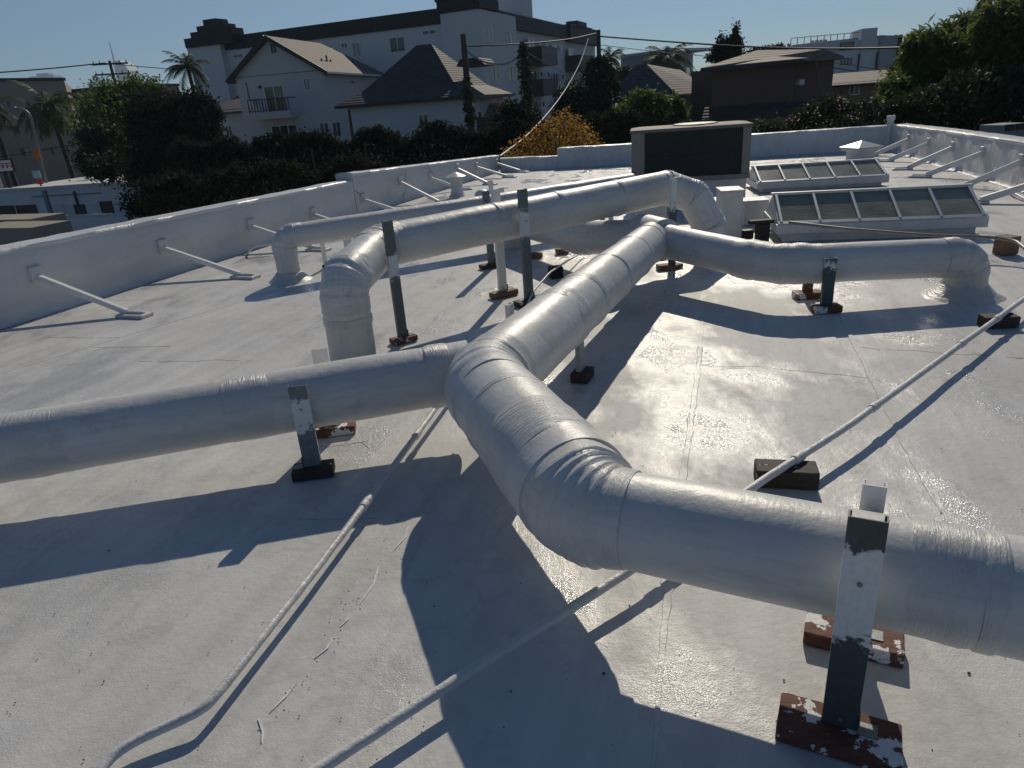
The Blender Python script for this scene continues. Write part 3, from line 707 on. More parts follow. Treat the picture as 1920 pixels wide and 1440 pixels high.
c1 = [G(872, 692, .075), G(828, 752, .075), G(700, 925, .07), G(560, 1110, .065), G(415, 1295, .06), G(385, 1328, .055), G(330, 1355, .045), G(255, 1388, .04), G(205, 1420, .035), G(150, 1500, .03)]
conduit('conduit', 'white conduit with a dog leg bend running from under the tee', c1, .015, couplings=(.3, .5))
c3 = [G(1480, 417, .24), G(1600, 430, .22), G(1740, 441, .20), G(1868, 446, .19), G(1905, 452, .18), G(1990, 520, .12)]
conduit('conduit', 'grey conduit sagging past the front of the near skylight', c3, .016, 'conduit_grey', couplings=(.82,))
c4 = [G(985, 578, .02), G(1000, 545, .10), G(1030, 512, .13), G(1060, 492, .12), G(1095, 470, .06)]
conduit('cable', 'thin white cable looping over the square black block', c4, .009, 'white_paint', cat='cable')
c5 = [G(463, 478, .0), G(470, 466, .10), G(485, 461, .12), G(515, 458, .12)]
conduit('small_pipe', 'small white bent pipe beside the far capped riser', c5, .014, cat='pipe')
c6 = [G(1885, 355, .02), G(1900, 362, .05), G(1920, 372, .03), G(1990, 400, .02)]
conduit('small_pipe', 'short white pipe stub beside the braces near the skylight end', c6, .02, cat='pipe')
# wiring hanging on the left wall
def hang(pts, label):
    P = smooth_path([onwall(L_A, ldir, *q) - lout * .03 for q in pts], 3)
    return tag(MB().tube(P, .004, 6).build('wire', 'wire_black', None, smooth=True), label, 'wire')
hang([(758, 322), (757, 340), (760, 355), (752, 372), (756, 380)], 'loose black wire dangling from the bracket on the raised wall')
hang([(800, 312), (815, 333), (808, 345)], 'dark wire slanting down the raised wall to a bracket')
hang([(664, 358), (673, 366), (684, 372)], 'short dark wire on the wall before the step')

# ------------------------------------------------------------------ vents
def lathe(mb, c, prof, n=28):
    vs = [c + Vector((math.cos(2 * math.pi * k / n) * r, math.sin(2 * math.pi * k / n) * r, z)) for r, z in prof for k in range(n)]
    m = len(prof); return mb.add(vs, [(i * n + k, i * n + (k + 1) % n, (i + 1) * n + (k + 1) % n, (i + 1) * n + k) for i in range(m - 1) for k in range(n)] + [tuple((m - 1) * n + k for k in range(n))])
v0 = G(858, 368); t_ = thing('roof_vent', 'round white vent pipe with a conical cap near the raised wall', 'vent', v0)
vh = HZ(v0, 331); lathe(MB(), v0, [(.19, -.005), (.135, .05), (.118, .10), (.118, vh)]).build('vent_pipe', 'white_paint', t_, smooth=True)
lathe(MB(), v0, [(.12, vh - .01), (.20, vh - .008), (.205, vh + .005), (.10, vh + .05), (.02, vh + .085), (.0, vh + .087)]).build('cap', 'cap_coat', t_, smooth=True)
v1 = G(905, 372); t_ = tag(lathe(MB(), v1, [(.20, -.004), (.16, .02), (.15, .08), (.12, .13), (.06, .165), (.0, .17)]).build('dome_vent', 'white_paint', None, smooth=True), 'low white dome vent behind the far duct', 'vent')
v2 = G(1612, 300); t_ = thing('square_vent', 'square white vent with a pyramid cap behind the far skylight', 'vent', v2)
ax = (Vector((.97, .22, 0)).normalized(), Vector((-.22, .97, 0)).normalized(), Vector((0, 0, 1)))
MB().box(v2 + Vector((0, 0, .10)), (.40, .40, .21), ax).build('vent_box', 'white_paint', t_, bevel=.01)
MB().box(v2 + Vector((0, 0, .225)), (.56, .56, .05), ax).build('collar', 'white_paint', t_, bevel=.01)
q = [v2 + ax[0] * (i * .31) + ax[1] * (j * .31) + Vector((0, 0, .255)) for i, j in ((-1, -1), (1, -1), (1, 1), (-1, 1))]
MB().add(q + [p + Vector((0, 0, .02)) for p in q] + [v2 + Vector((0, 0, .40))], [(3, 2, 1, 0), (0, 1, 5, 4), (1, 2, 6, 5), (2, 3, 7, 6), (3, 0, 4, 7), (4, 5, 8), (5, 6, 8), (6, 7, 8), (7, 4, 8)]).build('cap', 'cap_coat', t_, bevel=.005)
v3 = G(1663, 281); t_ = thing('vent_pipe', 'upright white vent pipe with a wider collar in the roof corner', 'pipe', v3); h3 = HZ(v3, 217)
lathe(MB(), v3, [(.12, -.005), (.075, .04), (.07, .08), (.07, h3 - .09)]).build('pipe_run', 'white_paint', t_, smooth=True)
lathe(MB(), v3, [(.07, h3 - .10), (.095, h3 - .095), (.095, h3), (.06, h3 + .002)]).build('collar', 'cap_coat', t_, smooth=True)

# ------------------------------------------------------------------ skylights
def skylight(A, B, depth, ridge_h, curb, label):
    u = (B - A); Wd = u.length; u.normalize(); v = Vector((-u.y, u.x, 0)); 
    if v.y < 0: v = -v
    t_ = thing('skylight', label, 'skylight', A, 'ridged skylights'); Z = Vector((0, 0, 1))
    mb = MB(); mb.box(A + u * Wd / 2 + v * depth / 2 + Z * (curb / 2 - .002), (Wd - .06, depth - .06, curb), (u, v, Z)); mb.build('curb', 'white_paint', t_, bevel=.01)
    zc = curb; rh = ridge_h; R = depth * .52
    # frame: fascia all round, end gables, back slope
    P = lambda s, d, z: A + u * s + v * d + Z * z
    fas = .10
    mb = MB(); mb.box(P(Wd / 2, -.025, zc + fas / 2), (Wd + .10, .025, fas), (u, v, Z)); mb.box(P(Wd / 2, depth + .025, zc + fas / 2), (Wd + .10, .025, fas), (u, v, Z))
    for s in (-.04, Wd + .04): mb.box(P(s, depth / 2, zc + fas / 2), (.02, depth + .02, fas), (u, v, Z))
    mb.build('fascia', 'white_paint', t_, bevel=.004)
    for s in (-.03, Wd + .005):
        MB().prism([P(s, -.01, zc + fas + .001), P(s, depth + .01, zc + fas + .001), P(s, R, rh - .012)], u * .025).build('gable_end', 'white_paint', t_)
    MB().add([P(-.03, R + .02, rh - .01), P(Wd + .03, R + .02, rh - .01), P(Wd + .03, depth + .02, zc + fas + .01), P(-.03, depth + .02, zc + fas + .01)], [(0, 1, 2, 3)]).build('back_slope', 'wired_glass', t_)
    d0 = Vector(P(0, -.02, zc + fas + .012)); d1_ = Vector(P(0, R, rh))
    sl = (d1_ - d0); Ls = sl.length; sl.normalize(); nn = u.cross(sl).normalized()
    MB().bar(P(-.05, R + .005, rh + .008), P(Wd + .05, R + .005, rh + .008), .06, .03).build('ridge_cap', 'alu_frame', t_, bevel=.004)
    MB().bar(d0 + u * -.04 + nn * .004, d0 + u * (Wd + .04) + nn * .004, .05, .022, sl).build('sill', 'alu_frame', t_, bevel=.003)
    for k in range(6):
        s = Wd * k / 5; MB().bar(d0 + u * s + nn * .01, d1_ + u * s + nn * .01, .028, .034, u).build('glazing_bar', 'alu_frame', t_, bevel=.004)
    for k in range(5):
        s0, s1 = Wd * k / 5 + .015, Wd * (k + 1) / 5 - .015
        jj = random.uniform(-.004, .004)
        c = [d0 + u * s0, d0 + u * s1, d1_ + u * s1 + nn * jj, d1_ + u * s0 + nn * jj]
        MB().add(c + [p - nn * .008 for p in c], [(0, 1, 2, 3), (7, 6, 5, 4), (0, 4, 5, 1), (1, 5, 6, 2), (2, 6, 7, 3), (3, 7, 4, 0)]).build('pane', 'wired_glass', t_)
A, B = G(1462, 455), G(1836, 443)
mA = A + Vector((0, .45, 0)); skylight(A, B, .95, HZ(mA, 367), .10, 'near ridged skylight with five wired glass panes facing the ducts')
A, B = G(1424, 362), G(1658, 349)
mA = A + Vector((0, .5, 0)); skylight(A, B, 1.0, HZ(mA, 314), .06, 'far ridged skylight with five murky panes beside the square vent')

# ------------------------------------------------------------------ air conditioner and plenum boxes
aR = G(1402, 379); au = bdir.copy(); aW = 1.2
while PJ(aR - au * aW + Vector((0, 0, .6)))[0] > 1185: aW += .01
aL = aR - au * aW; av = Vector((-au.y, au.x, 0)); av = av if av.y > 0 else -av; Z = Vector((0, 0, 1))
ac = thing('air_conditioner', 'big boxy rooftop air conditioner with a dark coil face on a white curb', 'air conditioner', aL)
zc = HZ(aR, 334); zt = HZ(aR, 230); AX = (au, av, Z); ad = .85
P = lambda s, d, z: aL + au * s + av * d + Z * z
MB().box(P(aW / 2, ad / 2 + .04, zc / 2), (aW - .06, ad - .04, zc), AX).build('curb', 'wall_coat', ac, bevel=.015)
MB().box(P(aW / 2, ad / 2, zc + .035), (aW + .02, ad + .02, .07), AX).build('base_rail', 'ac_paint', ac, bevel=.006)
z0 = zc + .07; hh = zt - .05 - z0
mb = MB(); mb.box(P(aW / 2, ad / 2 + .03, z0 + hh / 2), (aW - .04, ad - .06, hh), AX); mb.build('coil', 'coil_dark', ac)
mb = MB(); mb.box(P(.10, ad / 2, z0 + hh / 2), (.20, ad, hh), AX); mb.build('corner_panel', 'ac_paint', ac, bevel=.006)
mb = MB(); mb.box(P(aW - .06, ad / 2, z0 + hh / 2), (.12, ad, hh), AX); mb.build('corner_panel', 'ac_paint', ac, bevel=.006)
mb = MB()
for k in range(46):
    s = .215 + (aW - .35) * k / 45; mb.box(P(s, .022, z0 + hh / 2), (.006, .012, hh - .02), AX)
for k in range(20):
    mb.box(P(aW / 2 + .04, .018, z0 + .02 + (hh - .04) * k / 19), (aW - .34, .005, .004), AX)
o = mb.build('coil_guard', 'coil_fin', ac); o['kind'] = 'stuff'
MB().box(P(aW / 2 + .04, .012, z0 + hh * .48), (aW - .32, .02, .02), AX).build('guard_rail', 'coil_dark', ac)
mb = MB(); c = [P(-.02, -.03, zt - .05), P(aW + .02, -.03, zt - .05), P(aW + .02, ad + .02, zt - .05), P(-.02, ad + .02, zt - .05)]
t2 = [p + Z * .045 for p in c]; t3 = [P(.12, .10, zt + .012), P(aW - .12, .10, zt + .012), P(aW - .12, ad - .1, zt + .012), P(.12, ad - .1, zt + .012)]
mb.add(c + t2 + t3, [(3, 2, 1, 0)] + [(i, (i + 1) % 4, 4 + (i + 1) % 4, 4 + i) for i in range(4)] + [(4 + i, 4 + (i + 1) % 4, 8 + (i + 1) % 4, 8 + i) for i in range(4)] + [(8, 9, 10, 11)]).build('top_lid', 'ac_top', ac, bevel=.006)
lathe(MB(), P(aW * .55, ad * .5, zt + .012), [(.34, 0), (.33, .015), (.30, .02), (.05, .022), (.0, .022)]).build('fan_guard', 'coil_dark', ac, smooth=True)
for s, z in ((.03, .12), (.03, .72), (aW - .03, .2), (aW - .03, .5), (aW - .10, .45)):
    MB().tube([P(s, .002, z0 + hh * z), P(s, -.006, z0 + hh * z)], .006, 8).build('screw', 'galv', ac)
def boxthing(name, label, pl, pr, ptop, depth, cat='duct box'):
    a, b_ = G(*pl), G(*pr); u = b_ - a; W_ = u.length; u.normalize(); v = Vector((-u.y, u.x, 0)); v = v if v.y > 0 else -v
    h = HZ(a, ptop); t_ = thing(name, label, cat, a)
    MB().box(a + u * W_ / 2 + v * depth / 2 + Z * (h / 2), (W_, depth, h), (u, v, Z)).build('box_body', 'white_paint', t_, bevel=.012)
    MB().box(a + u * W_ / 2 + v * depth / 2 + Z * (h + .006), (W_ + .02, depth + .02, .014), (u, v, Z)).build('lid_flange', 'cap_coat', t_, bevel=.004)
    return t_
boxthing('plenum_box', 'tall white sheet metal box in front of the air conditioner curb', (1349, 452), (1390, 450), 360, .35)
boxthing('plenum_box', 'squat white box between the tall box and the near skylight', (1392, 424), (1440, 421), 379, .30)
boxthing('plenum_box', 'low white box tucked behind the turned down duct', (1300, 434), (1349, 432), 381, .35)
boxthing('plenum_box', 'white box joining the trunk duct to the air conditioner', (1190, 425), (1250, 423), 385, .5)


# ================================================================== background
def ground_h(x, y):
    def ss(a, b_, v): q = min(1, max(0, (v - a) / (b_ - a))); return q * q * (3 - 2 * q)
    return -4.7 + 3.4 * ss(26, 42, y) * ss(-21, -14, x) + 1.2 * ss(60, 85, y) * (1 - ss(-21, -14, x)) + .15 * noise.noise(Vector((x, y, 0)) * .08)
def terrain():
    xs = sorted(set(list(np.arange(-80, 81, 4.0)) + [-1500, -900, -500, -300, -200, -130, 130, 200, 300, 500, 900, 1500]))
    ys = sorted(set(list(np.arange(-40, 121, 4.0)) + [-300, -120, 150, 220, 320, 500, 800, 1300, 2100]))
    v = [(x, y, ground_h(x, y)) for y in ys for x in xs]; n = len(xs)
    f = [(j * n + i, j * n + i + 1, (j + 1) * n + i + 1, (j + 1) * n + i) for j in range(len(ys) - 1) for i in range(n - 1)]
    o = MB().add(v, f).build('ground', simple('earth', (.07, .065, .055), .95, .3, .3), None, origin=(0, 0, 0), smooth=True); o['kind'] = 'structure'
terrain()

class Face:
    def __init__(s, P0, P1):
        s.P0 = Vector((P0[0], P0[1], 0)); d = Vector((P1[0] - P0[0], P1[1] - P0[1], 0)); s.L = d.length; s.u = d.normalized()
        s.n = Vector((s.u.y, -s.u.x, 0)); s.n = s.n if s.n.dot(CAM - s.P0) > 0 else -s.n
    def sz(s, px, py):
        r_ = ray(px, py); k = (s.P0 - CAM).dot(s.n) / r_.dot(s.n); P = CAM + r_ * k; return (P - s.P0).dot(s.u), P.z
    def P(s, a, z, o=0): return s.P0 + s.u * a + s.n * o + Vector((0, 0, z))
    def rect(s, x0, y0, x1, y1):
        xm, ym = (x0 + x1) / 2, (y0 + y1) / 2
        a, b_ = s.sz(x0, ym)[0], s.sz(x1, ym)[0]; z1, z0 = s.sz(xm, y0)[1], s.sz(xm, y1)[1]
        return a, b_, z0, z1
    def box(s, mb, a, b_, z0, z1, o0, o1):
        return mb.box(s.P((a + b_) / 2, (z0 + z1) / 2, (o0 + o1) / 2), (b_ - a, abs(o1 - o0), z1 - z0), (s.u, s.n, Vector((0, 0, 1))))
def window(parent, F, px, nm=1, frame='trim_white', glass='pane_glass', fw=.06, name='window'):
    a, b_, z0, z1 = F.rect(*px); mb = MB()
    F.box(mb, a, b_, z0, z0 + fw, -.05, .05); F.box(mb, a, b_, z1 - fw, z1, -.05, .05)
    F.box(mb, a, a + fw, z0 + fw, z1 - fw, -.05, .05); F.box(mb, b_ - fw, b_, z0 + fw, z1 - fw, -.05, .05)
    w_ = mb.build(name, frame, parent)
    for k in range(nm):
        l = a + fw + (b_ - a - 2 * fw) * k / nm; r_ = a + fw + (b_ - a - 2 * fw) * (k + 1) / nm
        F.box(MB(), l + (.03 if k else 0), r_ - (.03 if k < nm - 1 else 0), z0 + fw, z1 - fw, -.04, .015 + .012 * (k % 2)).build('pane', glass if not isinstance(glass, (list, tuple)) else glass[k % len(glass)], w_)
        if k: F.box(MB(), l - .03, l + .03, z0 + fw, z1 - fw, -.04, .045).build('mullion', frame, w_)
    return w_
def fbox(name, mat, parent, F, px=None, o=(-.02, .05), r_=None, bevel=0):
    a, b_, z0, z1 = r_ if r_ else F.rect(*px); return F.box(MB(), a, b_, z0, z1, *o).build(name, mat, parent, bevel=bevel)
def poly_solid(pts, th):
    """thin roof plane: polygon with thickness downwards"""
    return MB().prism(pts, (0, 0, -th))

# ---------------- big white apartment building
A0, A1 = D(363, 100, 72), D(828, 60, 62); AC_ = D(903, 60, 60); AR = D(1122, 100, 92)
ap = thing('apartment_building', 'big white apartment block with a dark roof band and stepped dark parapets', 'building', Vector((AC_.x, AC_.y, -2)))
FL = Face(A0, A1); FB = Face(D(828, 60, 61.6), AC_); FR = Face(AC_, AR); ZB = -2.2
zt = FL.sz(828, 20)[1]
def prism_plan(pts, z0, z1): return MB().prism([Vector((p[0], p[1], z0)) for p in pts], (0, 0, z1 - z0))
back = FL.n * -14
ztL = FL.sz(640, 42)[1]
prism_plan([A0, A1, AC_ + FR.u * .3 - FR.n * .4, AR - FR.n * .4, AR - FR.n * 14, A0 + back], ZB, ztL - .05).build('wall', 'stucco_white', ap)
zbb = FB.sz(865, 22)[1]
prism_plan([D(828, 60, 61.6), AC_, AC_ + FR.u * (FR.sz(934, 60)[0]), AC_ + FR.u * (FR.sz(934, 60)[0]) + back * .3, D(828, 60, 61.6) + back * .3], ZB, zbb + .02).build('wall', 'stucco_white', ap)
a, b_, z0, z1 = FL.rect(363, 50, 372, 160); sT = FL.sz(425, 100)[0]
FL.box(MB(), 0, sT, ZB, FL.sz(395, 85)[1], -.5, .7).build('wall', 'stucco_white', ap)
# dark bands
zl0 = FL.sz(640, 68)[1]; zl1 = FL.sz(640, 40)[1]
FL.box(MB(), sT, FL.L, zl0, zl1, -.3, .12).build('roof_band', 'band_dark', ap)
for (x0, y0, x1, y1) in ((359, 68, 449, 86), (370, 57, 449, 68.5), (382, 47.5, 434, 58), (394, 37, 419, 48)):
    fbox('parapet_step', 'band_dark', ap, FL, (x0, y0, x1, y1), (-.6, .9))
zq0, zq1 = FB.sz(865, 19)[1], FB.sz(865, -2)[1]
sB = FR.sz(934, 60)[0]
prism_plan([FB.P(-.15, 0, .15), FB.P(FB.L + .1, 0, .18), FR.P(sB, 0, .2), FR.P(sB, 0, -5), FB.P(-.15, 0, -5)], zq0, zq1).build('roof_band', 'band_dark', ap)
FB.box(MB(), -.2, FB.L * .5, zq1, zq1 + .5, -2.5, .3).build('parapet_step', 'band_dark', ap)
zr0, zr1 = FR.sz(1010, 62)[1], FR.sz(1010, 36)[1]
FR.box(MB(), sB, FR.L, zr0, zr1, -.8, -.05).build('roof_band', 'band_dark', ap)
for (x0, y0, x1, y1) in ((1066, 52, 1122, 82), (1069, 49, 1106, 56), (1078, 41, 1096, 50)): fbox('parapet_step', 'band_dark', ap, FR, (x0, y0, x1, y1), (-1.0, .25))
pe = D(958, 20, 71); MB().box(Vector((pe.x, pe.y, D(965, 27, 71).z + 1.6)), (2.6, 3.2, 4.6), (FR.u, FR.n, Vector((0, 0, 1)))).build('penthouse', 'stucco_white', ap)
for px, g in (((661, 79, 677, 107), 'pane_blind'), ((731, 69, 760, 98), 'pane_glass'), ((640, 80, 652, 90), 'pane_glass')): window(ap, FL, px, 2, 'trim_white', g)
for px in ((438, 102, 456, 108), (793, 57, 817, 64)): window(ap, FL, px, 2, 'trim_white', 'pane_glass', .03, 'vent_window')
for px, n_, g in (((914, 49, 927, 80), 2, 'pane_blind'), ((949, 60, 961, 87), 2, ['pane_glass', 'pane_blind']), ((990, 72, 1003, 92), 2, ['pane_blind', 'pane_glass']), ((1011, 75, 1015, 86), 1, 'pane_blind'), ((1024, 80, 1028, 89), 1, 'pane_blind'), ((1035, 82, 1044, 104), 2, ['pane_glass', 'pane_blind']), ((1051, 85, 1055, 96), 1, 'pane_blind'), ((1066, 90, 1075, 106), 2, ['pane_blind', 'pane_glass']),
        ((919, 121, 934, 150), 2, 'pane_glass'), ((953, 125, 965, 152), 2, ['pane_glass', 'pane_blind']), ((994, 132, 1006, 151), 2, 'pane_glass'), ((1013, 134, 1017, 144), 1, 'pane_glass'), ((1026, 135, 1030, 145), 1, 'pane_glass'), ((1037, 137, 1046, 160), 2, 'pane_glass'), ((1053, 139, 1057, 149), 1, 'pane_glass'), ((1091, 143, 1098, 161), 1, 'pane_glass'), ((1000, 190, 1009, 211), 2, 'pane_glass'), ((1017, 190, 1021, 201), 1, 'pane_glass'), ((1038, 190, 1047, 211), 2, 'pane_glass'), ((1066, 150, 1076, 166), 2, 'pane_glass'), ((958, 190, 968, 214), 2, 'pane_glass')):
    window(ap, FR, px, n_, 'trim_white', g, .05)
for px in ((991, 92, 1021, 124), (1066, 107, 1090, 134), (994, 151, 1023, 181), (1068, 166, 1092, 190)):
    fb = fbox('balcony', 'trim_dark', ap, FR, px, (-.3, 1.3)); a, b_, z0, z1 = FR.rect(*px); FR.box(MB(), a - .04, b_ + .04, z1, z1 + .06, -.3, 1.36).build('balcony_rail', 'iron', fb)

# ---------------- two storey house
H0, H1 = D(444, 160, 53), D(607, 140, 51.5); FH = Face(H0, H1)
hs = thing('two_storey_house', 'white gabled two storey house with a black railed balcony', 'house', Vector((H0.x, H0.y, -1.5)))
ze = FH.sz(607, 130)[1]; za = FH.sz(505, 70)[1]; sa = FH.sz(506, 90)[0]; HD = 10.5; zb = -2.3
dn_ = -FH.n
mb = MB(); pol = [FH.P(0, zb), FH.P(FH.L, zb), FH.P(FH.L, ze), FH.P(sa, za - .15), FH.P(0, ze)]
mb.prism(pol, dn_ * HD).build('wall', 'stucco_cream', hs)
ov = .45; rl = HD * .75
def slope_roof(name, mat, parent, pts, th=.14): return poly_solid(pts, th).build(name, mat, parent)
k1 = (za - ze) / (FH.L - sa); k0 = (za - ze) / sa
R0 = FH.P(sa, za + .1, ov); Rb = FH.P(sa, za + .1, -rl)
slope_roof('roof', 'roof_brown_and_lit', hs, [FH.P(FH.L + ov, ze - ov * k1 + .1, ov), FH.P(FH.L + ov, ze - ov * k1 + .1, -HD - ov), Rb, R0])
slope_roof('roof', 'roof_brown_and_lit', hs, [FH.P(-ov, ze - ov * k0 + .1, ov), R0, Rb, FH.P(-ov, ze - ov * k0 + .1, -HD - ov)])
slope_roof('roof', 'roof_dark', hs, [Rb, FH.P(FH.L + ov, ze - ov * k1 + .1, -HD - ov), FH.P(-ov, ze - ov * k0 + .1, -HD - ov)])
MB().bar(FH.P(-ov, ze - ov * k0 + .02, ov + .03), FH.P(sa, za + .02, ov + .03), .06, .26, FH.n).build('barge_board', 'trim_dark', hs)
MB().bar(FH.P(FH.L + ov, ze - ov * k1 + .02, ov + .03), FH.P(sa, za + .02, ov + .03), .06, .26, FH.n).build('barge_board', 'trim_dark', hs)
MB().bar(FH.P(FH.L + ov + .05, ze - ov * k1 + .04, ov), FH.P(FH.L + ov + .05, ze - ov * k1 + .04, -HD - ov), .10, .12).build('gutter', 'trim_white', hs)
FH.box(MB(), .0, FH.L, ze - .06, ze - .01, -.02, .03).build('string_course', 'siding_grey', hs)
window(hs, FH, (498, 160, 535, 210), 2, 'trim_white', 'pane_glass', .06, 'sliding_door'); window(hs, FH, (510, 234, 559, 263), 3); window(hs, FH, (570, 146, 582, 170), 2); window(hs, FH, (600, 229, 618, 257), 2); window(hs, FH, (508, 82, 517, 99), 1, 'trim_dark', name='gable_vent')
FHs = Face(H1, H1 + dn_ * HD); window(hs, FHs, (623, 228, 638, 258), 2); window(hs, FHs, (655, 150, 664, 158), 1)
a, b_, z0, z1 = FH.rect(486, 209, 560, 222); sl_ = FH.box(MB(), a, b_, z0, z1, 0, 1.2).build('balcony_slab', 'stucco_cream', hs)
z2 = FH.sz(520, 184)[1]; mb = MB()
rl_ = FH.box(MB(), a, b_, z2 - .05, z2, 1.12, 1.18).build('balcony_rail', 'iron', hs); FH.box(MB(), a, b_, z1 + .08, z1 + .12, 1.12, 1.18).build('bottom_rail', 'iron', rl_)
for k in range(15): FH.box(MB(), a + (b_ - a) * k / 14 - (.02 if k % 5 else .035), a + (b_ - a) * k / 14 + (.02 if k % 5 else .035), z1, z2 - .05, 1.13, 1.17).build('baluster', 'iron', rl_)
for s_ in (a + .03, b_ - .03): MB().bar(FH.P(s_, z2 - .025, .02), FH.P(s_, z2 - .025, 1.15), .05, .05).build('side_rail', 'iron', rl_)
fbox('condenser', 'trim_white', hs, FH, (468, 188, 482, 202), (0, .4)); fbox('downpipe', 'siding_grey', hs, FH, (464, 155, 466, 190), (.0, .06)); fbox('wall_lamp', 'trim_dark', hs, FH, (486, 161, 490, 166), (0, .12))
for px_ in ((603, 114), (620, 116), (612, 108)):
    q = onwall(FH.P(FH.L * .86, 0, -3), Vector((FH.n.x, FH.n.y, 0)), px_[0], px_[1]); MB().tube([q + Vector((0, 0, -.5)), q + Vector((0, 0, .15))], .06, 8).build('roof_pipe', 'trim_dark', hs)

# ---------------- dark roofed house behind the left tree
Q0, Q1 = D(395, 200, 58), D(462, 195, 56); FQ = Face(Q0, Q1); hq = thing('rear_house', 'white house with a steep slate roof between the big tree and the gabled house', 'house', Vector((Q0.x, Q0.y, -2)))
zq = FQ.sz(425, 205)[1]; zqa = FQ.sz(440, 168)[1]
FQ.box(MB(), 0, FQ.L, -3, zq, -8, 0).build('wall', 'stucco_cream', hq)
slope_roof('roof', 'roof_slate_and_shade', hq, [FQ.P(-.4, zq - .2, .5), FQ.P(FQ.L + .4, zq - .2, .5), FQ.P(FQ.L + .4, zqa, -4), FQ.P(-.4, zqa, -4)]); slope_roof('roof', 'roof_slate_and_shade', hq, [FQ.P(-.4, zqa, -4.01), FQ.P(FQ.L + .4, zqa, -4.01), FQ.P(FQ.L + .4, zq - .2, -8.4), FQ.P(-.4, zq - .2, -8.4)])
window(hq, FQ, (424, 235, 436, 255), 2)

# ---------------- small hip roofed house
B0, B1 = D(652, 210, 42), D(872, 195, 40); FS = Face(B0, B1); B2 = D(944, 195, 46); FS2 = Face(B1, B2)
sh_ = thing('bungalow', 'white bungalow under a broad dark pyramid roof behind the leaning pole', 'house', Vector((B0.x, B0.y, -1.5)))
ze = FS.sz(700, 193)[1]; prism_plan([B0, B1, B2, B0 + (B2 - B1)], -2.3, ze + .05).build('wall', 'stucco_white', sh_)
c4_ = [FS.P(-.5, ze, .5), FS.P(FS.L, ze, .5) + FS2.n * .5 + Vector((0, 0, 0)), Vector((B2.x, B2.y, ze)) + FS2.n * .5 + FS2.u * .5, Vector(((B0 + B2 - B1).x, (B0 + B2 - B1).y, ze)) + FS2.u * .5 - FS.u * .5]
ctr = (c4_[0] + c4_[1] + c4_[2] + c4_[3]) / 4; apx = onwall(Vector((ctr.x, ctr.y, 0)), FS.u, 790, 84); r1_, r2_ = apx - FS.u * .3, apx + FS.u * .6
mid = [p.lerp(apx, .30) + Vector((0, 0, -.28)) for p in c4_]
for i in range(4):
    j = (i + 1) % 4; slope_roof('roof', 'roof_dark', sh_, [c4_[i], c4_[j], mid[j], mid[i]], .1)
    tops = {0: [r2_, r1_], 1: [r2_], 2: [r1_, r2_], 3: [r1_]}[i]
    slope_roof('roof', 'roof_dark', sh_, [mid[i] + Vector((0, 0, .01)), mid[j] + Vector((0, 0, .01))] + tops, .1)
    MB().bar(c4_[i] - Vector((0, 0, .08)), c4_[j] - Vector((0, 0, .08)), .05, .16).build('fascia', 'trim_dark', sh_)
window(sh_, FS, (785, 213, 805, 243), 2); window(sh_, FS2, (895, 208, 902, 221), 1)
g0 = FS2.sz(912, 205)[0]; zz = FS2.sz(922, 199)[1]
dm = FS.sz(868, 120)
pgab = [FS.P(FS.sz(838, 130)[0], ze + 1.5, -1.5), FS.P(FS.sz(893, 130)[0], ze + 1.5, -1.5), FS.P(FS.sz(880, 110)[0], FS.sz(870, 106)[1], -1.5), FS.P(FS.sz(845, 110)[0], FS.sz(860, 108)[1], -1.5)]
MB().prism(pgab, -FS.n * 2.5).build('dormer', 'roof_dark', sh_)
MB().prism([FS2.P(g0 - .5, zz - .5, 1.2), FS2.P(g0 + 1.7, zz - .5, 1.2), FS2.P(g0 + .6, zz + .15, 1.2)], -FS2.n * 1.2).build('porch_gable', 'stucco_tan', sh_)
MB().bar(FS2.P(g0 - .7, zz - .55, 1.25), FS2.P(g0 + .6, zz + .22, 1.25), .2, .1).build('porch_roof', 'roof_dark', sh_); MB().bar(FS2.P(g0 + .6, zz + .22, 1.25), FS2.P(g0 + 1.9, zz - .55, 1.25), .2, .1).build('porch_roof', 'roof_dark', sh_)

# wooden fence in front of it
F0, F1 = D(893, 228, 36), D(940, 226, 37); FF = Face(F0, F1); fe = thing('wooden_fence', 'short brown plank fence beside the bungalow porch', 'fence', Vector((F0.x, F0.y, -1.6)))
zf0, zf1 = -1.9, FF.sz(915, 218)[1]
for k in range(9): FF.box(MB(), FF.L * k / 9 + .01, FF.L * (k + 1) / 9 - .01, zf0, zf1 + random.uniform(-.05, .03), 0, .03).build('plank', 'fence_wood', fe)

# ---------------- beige apartments and brown block on the left
E0, E1_ = D(-60, 150, 76), D(121, 155, 84); FE = Face(E0, E1_)
be = thing('beige_apartments', 'four storey beige apartment building behind the street palm', 'building', Vector((E0.x, E0.y, -3.5)))
zt_ = FE.sz(60, 152)[1]; E2 = D(146, 200, 100)
prism_plan([E0, E1_, E2, E0 + (E2 - E1_)], -4.2, zt_).build('wall', 'stucco_beige', be); FE.box(MB(), -.1, FE.L + .15, zt_, zt_ + .3, -10, .15).build('coping', 'trim_dark', be)
for px in ((13, 189, 25, 202), (50, 189, 62, 202), (27, 234, 45, 251), (72, 234, 84, 246), (112, 232, 131, 248), (0, 279, 19, 296), (38, 276, 55, 293), (95, 277, 107, 291), (122, 273, 135, 289), (88, 189, 100, 202)): window(be, FE, px, 2, 'siding_grey', ['pane_glass', 'pane_blind'])
K0, K1 = D(124, 170, 95), D(250, 168, 92); FK = Face(K0, K1); bk = thing('brown_block', 'low brown flat roofed block half hidden by the trees', 'building', Vector((K0.x, K0.y, -3)))
